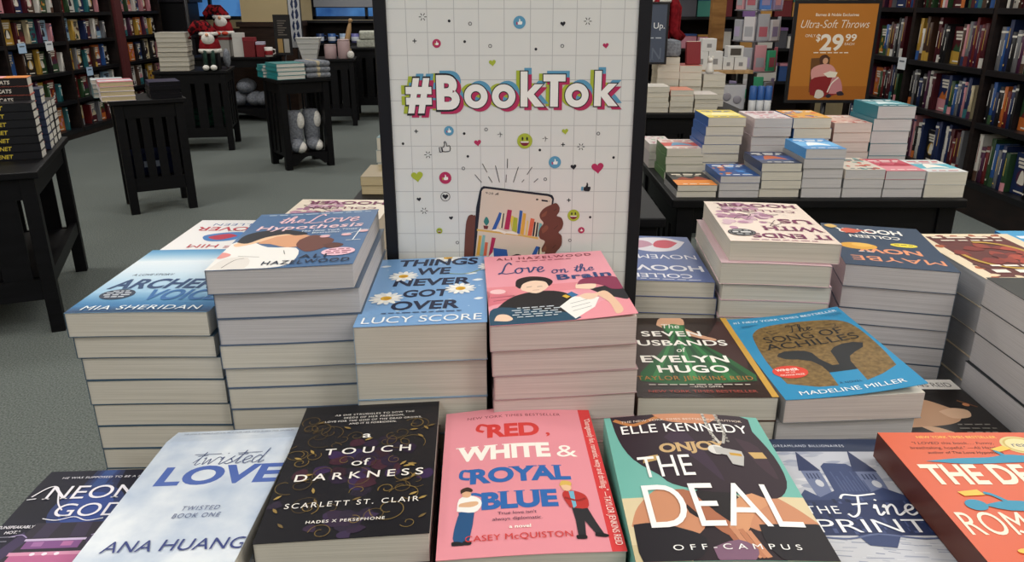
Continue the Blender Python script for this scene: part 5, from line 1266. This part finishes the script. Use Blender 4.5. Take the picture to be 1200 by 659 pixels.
# ------------------------------------------------------------------ goods on the left tables
FLEECE = noise_mat('grey_fleece', '#6b6f78', '#8b8f97', 60, .95, .05, 4, (1, 1, 1), .35, .65, .6)
WFLEECE = noise_mat('white_fleece', '#cfcdc8', '#e6e4df', 60, .95, .05, 4, (1, 1, 1), .35, .65, .6)
def boot(label, x, y, z, rz):
    r = root('slipper_boot', label, 'slipper', (x, y, z), rz, 'grey slipper boots')
    mb = MB(); mb.lathe([(.055, .07), (.068, .1), (.07, .2), (.075, .3), (.062, .345), (.03, .35)], FLEECE, 18); mb.build('shaft', r)
    mb = MB(); mb.blob((0, -.05, .062), (.066, .13, .06), FLEECE); mb.build('foot', r)
    mb = MB(); mb.blob((.042, -.03, .265), (.042, .05, .075), WFLEECE); mb.build('fleece_cuff', r)
    mb = MB(); mb.blob((.03, -.075, .05), (.05, .11, .05), WFLEECE); mb.build('sole', r)
    return r
px, py = local(tC, -.07, -.07); boot('grey plush slipper boot with white lining, left one on the low shelf', px, py, .1305, R(20))
px, py = local(tC, .095, -.03); boot('grey plush slipper boot with white lining, right one on the low shelf', px, py, .1305, R(20))
def throw(name, label, x, y, z, rz, w, d, h, m, stripe=None, group=None):
    r = root(name, label, 'throw', (x, y, z), rz, group)
    mb = MB(); mb.box(-w / 2, w / 2, -d / 2, d / 2, 0, h, m, min(h * .45, .02)); mb.build('folded_cloth', r)
    if stripe:
        mb = MB(); mb.box(-w * .12, w * .12, -d / 2 - .002, d / 2 + .002, .002, h + .002, stripe, min(h * .45, .02)); mb.build('stripe_band', r)
    return r
px, py = local(tC, .135, -.06)
for i, nm in enumerate(('lowest', 'middle', 'topmost')):
    throw('folded_throw', 'grey folded throw with cream stripe beside the teal books, %s one' % nm, px, py, .7505 + i * .046, R(35), .22, .30, .044, FLEECE, mat('#b5a98e', .9), 'grey folded throws on the small open table')
px, py = local(tE, -.14, -.05)
SAGE = noise_mat('sage_knit', '#a9aca2', '#c3c5ba', 40, .95, .05, 3, (1, 1, 1), .35, .65, .5)
for i, nm in enumerate(('lower', 'upper')):
    throw('folded_throw', 'pale sage folded throw on the far table left of the white sign, %s one' % nm, px, py, .8405 + i * .095, R(6 + 5 * i), .42 - .05 * i, .34, .093, SAGE, None, 'pale sage folded throws')
px, py = local(tB, .2, -.12)
PLAID = noise_mat('green_plaid', '#10251f', '#1d4034', 14, .9, .05, 1, (1, 1, 3), .45, .55)
r = root('storage_basket', 'dark green plaid basket on the floor under the pale thick books', 'basket', (local(tB, 0, -.02)[0], local(tB, 0, -.02)[1], .2205), R(12))
mb = MB(); mb.box(-.22, .22, -.16, .16, 0, .15, PLAID, .02); mb.build('body', r)
for sx in (-.14, .14):
    mb = MB(); mb.tube([(sx - .05, -.165, .1), (sx - .04, -.175, .18), (sx + .04, -.175, .18), (sx + .05, -.165, .1)], .008, mat('#1a1a1c')); mb.build('handle', r)
r = root('storage_bin', 'navy fabric bin on the lower shelf of the yellow-edged book table', 'bin', (*local(tA, -.02, 0), .2405), R(30))
NAVYC = noise_mat('navy_canvas', '#10152a', '#1a2240', 40, .9, .05)
mb = MB(); mb.box(-.15, .15, -.13, .13, 0, .14, NAVYC, .012); mb.build('body', r)
mb = MB(); mb.box(-.06, .06, -.134, -.13, .06, .1, mat('#8a93a6', .6)); mb.build('label_holder', r)
mb = MB(); mb.box(-.155, .155, -.135, .135, .132, .145, NAVYC, .004); mb.build('rim', r)
REDV = noise_mat('red_velvet', '#6e141c', '#8f1f28', 30, .9, .1); PLAIDR = noise_mat('red_black_plaid', '#2a1014', '#7c1a20', 26, .9, .05, 1, (1, 1, 1), .46, .54)
def gnome(label, x, y, z, rz, s=1.0, legs=True):
    r = root('gnome_plush', label, 'plush toy', (x, y, z), rz, 'Santa gnome plush toys'); 
    def b(n, f):
        mb = MB(); f(mb)
        for v in mb.bm.verts: v.co *= s
        mb.build(n, r)
    b('body', lambda m: m.lathe([(.03, 0), (.09, .01), (.1, .06), (.085, .12), (.05, .16), (.02, .17)], REDV))
    b('white_trim', lambda m: m.lathe([(.085, .0), (.108, .012), (.108, .035), (.09, .045)], WFLEECE))
    b('beard', lambda m: m.blob((0, -.06, .13), (.06, .05, .06), WFLEECE))
    b('nose', lambda m: m.blob((0, -.108, .17), (.016, .016, .016), mat('#d9a080')))
    b('hat', lambda m: m.tube([(0, 0, .14), (0, 0, .19), (-.03, 0, .24), (-.1, 0, .25), (-.15, -.02, .2), (-.17, -.02, .13)], [.085, .075, .062, .05, .035, .02], PLAIDR, 14))
    b('hat_fur', lambda m: m.lathe([(.07, .16), (.088, .165), (.088, .185), (.07, .195)], WFLEECE))
    for sx in (-.035, .035):
        if legs:
            b('leg', lambda m: m.tube([(sx, -.08, .02), (sx, -.128, .0), (sx, -.135, -.1)], [.022, .02, .02], mat('#123028', .9)))
            b('boot', lambda m: m.blob((sx, -.15, -.125), (.03, .045, .026), WFLEECE))
        else:
            b('boot', lambda m: m.blob((sx, -.1, .02), (.032, .05, .02), mat('#c2452f', .8)))
    return r
px, py = local(tB, .185, -.17)
mb = MB(); mb.box(-.07, .07, -.08, .1, 0, .15, BLACKWOOD, .004); tag(mb.build('display_riser', None, (px, py, .7505), R(12)), 'black display riser under the gnome plush with plaid hat', 'riser')
gnome('gnome plush with plaid hat and dangling green legs beside the pale thick books', px, py, .902, R(12), .98)
mb = MB(); mb.blob((0, 0, .09), (.033, .09, .09), FLEECE); tag(mb.build('plush_cushion', None, (*local(tB, .295, .04), .7505), R(12)), 'small grey cushion at the right end of the table with pale thick books', 'cushion')
px, py = local(tF, -.06, -.16); 
mb = MB(); mb.box(-.08, .08, -.09, .09, 0, .24, mat('#9a9894', .7), .003); mb.box(-.082, .082, -.092, .092, .19, .22, mat('#8a2028'))
tag(mb.build('gift_box', None, (px, py, .7505), R(3)), 'grey gift box with red ribbon under the far gnome plush', 'box')
gnome('gnome plush in red coat standing on a grey gift box by the window', px, py, .9915, R(8), 1.15, False)
def gbox(name, label, cat, t, lx, ly, w, d, h, c, c2=None, group=None):
    x, y = local(t, lx, ly)
    r = root(name, label, cat, (x, y, t.get('top', .75) + .0005), t.rotation_euler.z, group)
    mb = MB(); mb.box(-w / 2, w / 2, -d / 2, d / 2, 0, h * .8, mat(c, .6), .002); mb.build('box', r)
    mb = MB(); mb.box(-w / 2 - .002, w / 2 + .002, -d / 2 - .002, d / 2 + .002, h * .8, h, mat(c2 or c, .6), .002); mb.build('lid', r)
    return r
gbox('gift_box', 'tall white gift box left of the red boxes by the column', 'box', tF, .13, -.24, .12, .1, .27, '#cfcdc9')
gbox('gift_box', 'dark red gift box in front of the column', 'box', tF, .262, -.27, .13, .12, .22, '#6e1a20', '#7e2028')
gbox('gift_box', 'smaller red gift box with pale bow lid by the column', 'box', tF, .382, -.25, .09, .1, .17, '#7a1c24', '#b9b4c9')
def mug(label, x, y, z, c, c2, s=1.0, name='mug', cat='mug', group=None):
    r = root(name, label, cat, (x, y, z), 0, group)
    mb = MB(); mb.lathe([(.03 * s, 0), (.042 * s, .004), (.043 * s, .1 * s), (.038 * s, .1 * s), (.037 * s, .01)], mat(c, .4), 22); mb.build('cup', r)
    mb = MB(); mb.lathe([(.0436 * s, .02 * s), (.0442 * s, .025 * s), (.0442 * s, .06 * s), (.0436 * s, .065 * s)], mat(c2, .4), 22); mb.build('band', r)
    mb = MB(); mb.tube([(.04 * s, 0, .08 * s), (.07 * s, 0, .075 * s), (.072 * s, 0, .035 * s), (.04 * s, 0, .025 * s)], .007 * s, mat(c, .4)); mb.build('handle', r)
    return r
mug('white and red striped mug at the right end of the gift table', *local(tF, .48, -.30), .7505, '#d9d4d0', '#8a2028', 1.1)
px, py = local(tF, .3, -.05)
r = root('plush_blanket', 'shiny grey rolled plush blankets on the shelf under the gift table', 'blanket', (local(tF, .16, -.02)[0], local(tF, .16, -.02)[1], .152), R(3))
for i, (a, b) in enumerate(((-.16, .09), (.04, .09), (.14, .085), (-.06, .24))):
    mb = MB(); mb.blob((a, 0, b), (.11, .2, .09), FLEECE); mb.build('roll', r)
# table with trays and canisters
px, py = local(tD, -.2, -.12)
for i in range(4):
    w = .2 + .032 * i; mb = MB(); mb.lathe([(w * .55, 0), (w * .62, .045), (w * .66, .056), (w * .6, .057), (w * .5, .01)], mat('#c9c9c7', .5), 4, Matrix.Rotation(R(45), 4, 'Z'), smooth=False)
    tag(mb.build('tray', None, (px, py, .7505 + i * .0575), R(8)), 'white square tray, %s from the bottom of the tapered stack' % ORD[i + 1], 'tray', 'white trays in the tapered stack')
def canister(label, x, y, w, h):
    r = root('canister', label, 'canister', (x, y, .7505), R(8), 'pink canisters')
    mb = MB(); mb.lathe([(w * .92, 0), (w, .006), (w, h * .92), (w * .93, h * .95), (w * .9, h * .95)], mat('#b39a9c', .5), 24); mb.build('body', r)
    mb = MB(); mb.lathe([(w * .8, h * .95), (w * .96, h * .955), (w * .96, h * 1.02), (w * .85, h * 1.03)], mat('#c2aaaa', .5), 24); mb.build('rim', r)
canister('short dusty pink canister beside the white trays', *local(tD, .035, -.16), .068, .15)
canister('tall dusty pink canister at the right of the short one', *local(tD, .185, -.16), .068, .205)
px, py = local(tD, .22, -.02)
mb = MB(); mb.tube([(0, 0, 0), (0, 0, .2), (.03, 0, .31), (.05, 0, .4)], [.03, .03, .028, .012], mat('#b08f66', .7)); mb.blob((.055, -.01, .41), (.025, .035, .022), mat('#b08f66', .7))
tag(mb.build('wooden_figurine', None, (px, py, .7505)), 'tan wooden figurine standing behind the tall pink canister', 'figurine')
mb = MB(); mb.blob((0, 0, .045), (.04, .04, .045), WFLEECE); mb.tube([(0, 0, .085), (.005, 0, .11)], .008, mat('#8a7a5a'))
tag(mb.build('pumpkin_ornament', None, (*local(tD, .262, -.235), .7505)), 'small white pumpkin ornament right of the pink canisters', 'ornament')
# dark display behind the front tables, left of the sign
r = root('display_shelf', 'low dark shelf unit under the back window with blue mugs', 'shelf', (-2.1, 11.5, 0))
mb = MB(); mb.box(-.85, .85, .12, .15, 0, 1.12, CASEM); mb.build('back_panel', r)
for z in (.45, .82, 1.12):
    mb = MB(); mb.box(-.8, .8, -.15, .1195, z - .03, z, SHELFM); mb.build('shelf', r)
for sx in (-.825, .825):
    mb = MB(); mb.box(sx - .025, sx + .025, -.15, .1195, 0, 1.12, CASEM); mb.build('side_panel', r)
for i in range(8):
    mug('%s mug, %s from the left on the dark shelf under the window' % (('navy', 'blue', 'pale blue', 'violet')[i % 4], ORD[i + 1]), -2.72 + i * .165, 11.42, .8205, ('#22365e', '#3a5f9a', '#8fa6c4', '#6a6aa4')[i % 4], '#c9cfd9', 1.25, group='mugs on the dark shelf under the window')
mb = MB(); mb.box(-.24, .24, -.2, .2, 0, .9, mat('#17161b', .5), .01); mb.box(-.27, .27, -.22, .22, .9, .94, mat('#1f1d22', .5), .005); mb.box(-.2, .2, -.2, .2, .94, 1.36, mat('#141318', .5), .01); mb.box(-.25, .25, -.24, .24, 1.36, 1.4, mat('#2a2830', .5), .005)
tag(mb.build('display_cabinet', None, (-4.62, 11.3, 0)), 'dark pedestal cabinet silhouetted against the blue window', 'cabinet')
def art_floral(W, L):
    a = Art(W, L)
    for v in (30, 62, 94, 124): a.blob([(20, v), (36, v + 16), (50, v + 6), (70, v + 18), (84, v), (66, v - 12), (48, v - 4), (34, v - 14)], '#26365e', 3); a.ell(50, v, 9, 8, '#d9dce4', 12)
    return a
fsg = framed_sign('poster_stand', 'white poster with navy flowers right of the beige column', -2.74, -2.58, 9.95, .82, 1.45, .01, .02, mat('#cfd3da', .6), art_floral, 'poster')
mb = MB(); mb.tube([(0, .02, -.82), (0, .02, .1)], .012, FRAME); mb.box(-.1, .1, -.08, .1, -.82, -.805, FRAME); mb.build('stand', fsg)
def art_board(W, L):
    a = Art(W, L)
    for i in range(7): a.rect(20, 128 - i * 9, 80 - (i % 3) * 12, 132 - i * 9, '#6a625c')
    a.rect(12, 6, 46, 60, '#a98a56'); a.rect(54, 6, 90, 60, '#a9a6a0')
    return a
bsg = framed_sign('chalkboard_sign', 'black board sign standing in front of the dark column base', -2.83, -2.63, 9.6, .76, 1.22, .012, .02, mat('#1c1a1b', .6), art_board)
mb = MB(); mb.tube([(0, .02, -.76), (0, .02, .1)], .012, FRAME); mb.box(-.1, .1, -.08, .1, -.76, -.745, FRAME); mb.build('stand', bsg)
mb = MB(); mb.tube([(0, 0, 0), (0, 0, 1.9)], .02, FRAME); mb.lathe([(.16, 0), (.16, .02), (.03, .03)], FRAME)
tag(mb.build('pole_stand', None, (-3.5, 8.75, 0)), 'thin black pole stand rising behind the pale thick books', 'stand')

# ------------------------------------------------------------------ far right: gift shelves, boxes, spinner rack
r = root('gift_shelving', 'tall dark gift shelving across the far right behind the orange sign', 'shelf', (1.75, 7.9, 0))
mb = MB(); mb.box(-1.15, 1.25, .25, .28, 0, 1.95, CASEM); mb.build('back_panel', r)
for sx in (-1.13, -.35, .42, 1.23):
    mb = MB(); mb.box(sx - .02, sx + .02, -.15, .2495, 0, 1.95, CASEM); mb.build('upright', r)
GZ = (.3, .62, .93, 1.22, 1.5)
for a, b in ((-1.109, -.371), (-.329, .399), (.441, 1.209)):
    for z in GZ:
        mb = MB(); mb.box(a, b, -.15, .2495, z - .025, z, SHELFM); mb.build('shelf', r)
rg = random.Random(5); k = 0
GCN = {'#6a2228': 'dark red', '#2f4f86': 'blue', '#c9c6c0': 'white', '#8a6aa4': 'violet', '#b98a4a': 'tan', '#3a7a70': 'green', '#c98a9a': 'pink', '#4a4a52': 'charcoal'}
seen = {}
for bi, (a, b) in enumerate(((-1.109, -.371), (-.329, .399), (.441, 1.209))):
    for zi, z in enumerate(GZ[1:]):
        x = a + .02
        while True:
            w = rg.uniform(.09, .19); h = rg.uniform(.12, .22)
            if x + w > b - .01: break
            c = rg.choice(list(GCN)); X = 1.75 + x + w / 2
            if in_frame(X, 7.85, z + .1):
                kk = (bi, zi, c); seen[kk] = seen.get(kk, 0) + 1
                rr_ = root('gift_box', '%s %s gift box from the left, %s shelf, %s gift shelving bay' % (ORD[seen[kk]], GCN[c], ('second lowest', 'third lowest', 'fourth lowest', 'top')[zi], ('left', 'middle', 'right')[bi]), 'box', (X, 7.86, z + .0005), 0, 'gift boxes on the gift shelving')
                mb = MB(); mb.box(-w / 2, w / 2, -.07, .07, 0, h * .86, mat(c, .6), .003); mb.build('box', rr_)
                mb = MB(); mb.box(-w / 2 - .002, w / 2 + .002, -.072, .072, h * .86, h, mat(rg.choice(list(GCN)), .6), .002); mb.build('lid', rr_)
            x += w + rg.uniform(.008, .03)
mb = MB(); mb.box(-.06, .06, -.05, .05, 0, 2.1, noise_mat('tan_wood_post', '#8a6238', '#a67a48', 5, .6, .2, 3, (1, 1, 6)))
tag(mb.build('wooden_post', None, (1.86, 7.35, 0)), 'tan wooden post rising behind the white boxes', 'post')
r = root('wooden_stand', 'small stand with tan wooden top carrying white boxes', 'table', (1.50, 5.75, 0))
WTOP = noise_mat('tan_wood_top', '#9a7a52', '#b8966a', 6, .5, .3, 3, (6, 1, 1))
mb = MB(); mb.box(-.225, .2, -.16, .16, .87, .895, WTOP, .003); mb.build('table_top', r)
for sx in (-.2, .195):
    for sy in (-.13, .13):
        mb = MB(); mb.box(sx - .018, sx + .018, sy - .018, sy + .018, 0, .8695, BLACKWOOD); mb.build('leg', r)
mb = MB(); mb.box(-.2, .36, -.26, .16, .60, .62, BLACKWOOD); mb.build('lower_shelf', r)
def wbox(label, x, y, z, w, h, win=False):
    q = root('white_box', label, 'box', (x, y, z), 0, 'white boxes on the wooden stand')
    mb = MB(); mb.box(-w / 2, w / 2, -.05, .05, 0, h, mat('#d2d1d0', .6), .002); mb.build('carton', q)
    mb = MB()
    if win: mb.box(-w * .34, w * .34, -.0515, -.05, h * .18, h * .8, mat('#4a4440', .5)); mb.build('window_panel', q)
    else: mb.box(-w * .16, w * .16, -.0512, -.05, h * .3, h * .6, mat('#8a888a', .6)); mb.build('printed_mark', q)
Z0 = .8955
wbox('white box at the lower left of the stacked white boxes', 1.335, 5.68, Z0, .095, .125); wbox('white box second from left in the lower row', 1.437, 5.68, Z0, .1, .125)
wbox('white box topmost on the left of the stacked white boxes', 1.385, 5.68, Z0 + .1255, .1, .085)
wbox('white box third from left with small grey mark', 1.53, 5.68, Z0, .075, .085); wbox('white box at the right end of the lower row', 1.618, 5.68, Z0, .09, .085)
wbox('white box with open dark window on top of the right boxes', 1.575, 5.68, Z0 + .0855, .11, .075, True)
mb = MB(); mb.box(-.1, .1, -.07, .07, 0, .17, mat('#b9b9bf', .3), .004); mb.blob((-.03, -.072, .09), (.03, .006, .03), mat('#8f8c96')); mb.blob((.045, -.072, .07), (.03, .006, .03), mat('#8f8c96'))
tag(mb.build('wrapped_package', None, (1.565, 5.68, .6205)), 'pale wrapped package on the lower shelf of the wooden stand', 'package')
for i, nm in enumerate(('left', 'middle', 'right')):
    q = root('blue_bottle', 'blue bottle with white base beside the wrapped package, %s one of three' % nm, 'bottle', (1.70 + i * .054, 5.545, .6205), 0, 'blue bottles with white bases')
    mb = MB(); mb.lathe([(.024, 0), (.025, .004), (.025, .075)], mat('#d0d2d6', .4)); mb.build('white_base', q)
    mb = MB(); mb.lathe([(.025, .0752), (.0255, .08), (.0255, .165), (.02, .172)], mat('#3560a4', .35)); mb.build('blue_cap', q)
# spinner rack of small gifts
r = root('spinner_rack', 'tall spinner rack crowded with small colourful gifts left of the orange sign', 'rack', (1.86, 6.15, 0))
mb = MB(); mb.tube([(0, 0, .03), (0, 0, 1.95)], .02, mat('#9a9aa2', .3, .5, .8)); mb.build('pole', r)
mb = MB(); mb.lathe([(.2, 0), (.2, .02), (.05, .035)], FRAME); mb.build('base', r)
WIRE = mat('#8a8a92', .35, .5, .7)
for z in (.62, .85, 1.07, 1.29, 1.5):
    mb = MB(); mb.tube([(.17 * math.cos(t * math.pi / 8), .17 * math.sin(t * math.pi / 8), z) for t in range(17)], .005, WIRE, 6)
    for t in range(4): mb.tube([(0, 0, z), (.17 * math.cos(t * math.pi / 2), .17 * math.sin(t * math.pi / 2), z)], .004, WIRE, 6)
    mb.build('wire_tier', r)
SC2 = [('violet', '#8f84a8'), ('pink', '#c9929a'), ('white', '#cfcdd2'), ('blue', '#4a78c0'), ('green', '#4ab88a'), ('lilac', '#b0a4c4'), ('silver', '#a4a6ae'), ('rose', '#b0606e')]
for zi, z in enumerate((.62, .85, 1.07, 1.29, 1.5)):
    for i in range(5):
        t = R(-160 + i * 35); nm, c = SC2[(zi * 3 + i * 2 + zi * i) % 8]
        q = root('gift_card_pack', '%s small gift pack, %s from the left on the %s spinner tier' % (nm, ORD[i + 1], ('lowest', 'second lowest', 'middle', 'second highest', 'top')[zi]), 'gift', (1.86 + .16 * math.cos(t), 6.15 + .16 * math.sin(t), z + .006), t + math.pi / 2, 'small gifts on the spinner rack')
        mb = MB(); mb.box(-.042, .042, -.012, .012, 0, .15 + .02 * (i % 3), mat(c, .4), .003); mb.build('pack', q)
        mb = MB(); mb.box(-.03, .03, -.0135, -.012, .03, .1, mat(SC2[(zi + i + 3) % 8][1], .4)); mb.build('printed_front', q)
# things on and behind the far pale piles
throw('folded_throw', 'silvery grey wrapped throw on top of the tallest far pale pile', .935, 4.82, 1.0385, 0, .13, .2, .095, FLEECE)
mb = MB(); mb.box(-.045, .045, -.012, .012, 0, .13, mat('#7a1c26', .5), .002); mb.box(-.04, .04, -.0095, .0095, .002, .133, mat('#d5cfc2'))
o = mb.build('hardback_book', None, (1.09, 4.80, .992)); o.rotation_euler = (R(-8), 0, R(10)); tag(o, 'dark red hardback propped upright on the middle far pale pile', 'book')
q = root('ceramic_figurine', 'small white mouse-shaped figurine on the right far pale pile', 'figurine', (1.19, 4.78, .942))
q.scale = (.75, .75, .75)
mb = MB(); mb.lathe([(.03, 0), (.034, .02), (.022, .07), (.012, .09)], mat('#d4d2ce', .4)); mb.build('body', q)
mb = MB(); mb.blob((0, -.004, .1), (.02, .022, .02), mat('#d4d2ce', .4)); mb.blob((-.014, 0, .122), (.009, .005, .012), mat('#d4d2ce', .4)); mb.blob((.014, 0, .122), (.009, .005, .012), mat('#d4d2ce', .4)); mb.build('head', q)
q = root('hanging_garland', 'dark red knitted stockings bunched on a stand above the far pale piles', 'decoration', (1.3, 6.9, 0))
mb = MB(); mb.tube([(0, 0, 0), (0, 0, 1.5)], .015, FRAME); mb.lathe([(.15, 0), (.15, .02), (.03, .03)], FRAME); mb.build('stand', q)
for i in range(7):
    t = i * .9; mb = MB(); mb.tube([(.03 * math.cos(t), .03 * math.sin(t), 1.46), (.1 * math.cos(t), .1 * math.sin(t), 1.3), (.09 * math.cos(t), .09 * math.sin(t), 1.12), (.14 * math.cos(t) + .03, .14 * math.sin(t), 1.06)], [.025, .04, .045, .03], (REDV, PLAIDR)[i % 2]); mb.build('stocking', q)
    if i % 2: mb = MB(); mb.blob((.09 * math.cos(t), .09 * math.sin(t), 1.36), (.05, .05, .025), WFLEECE); mb.build('fleece_cuff', q)
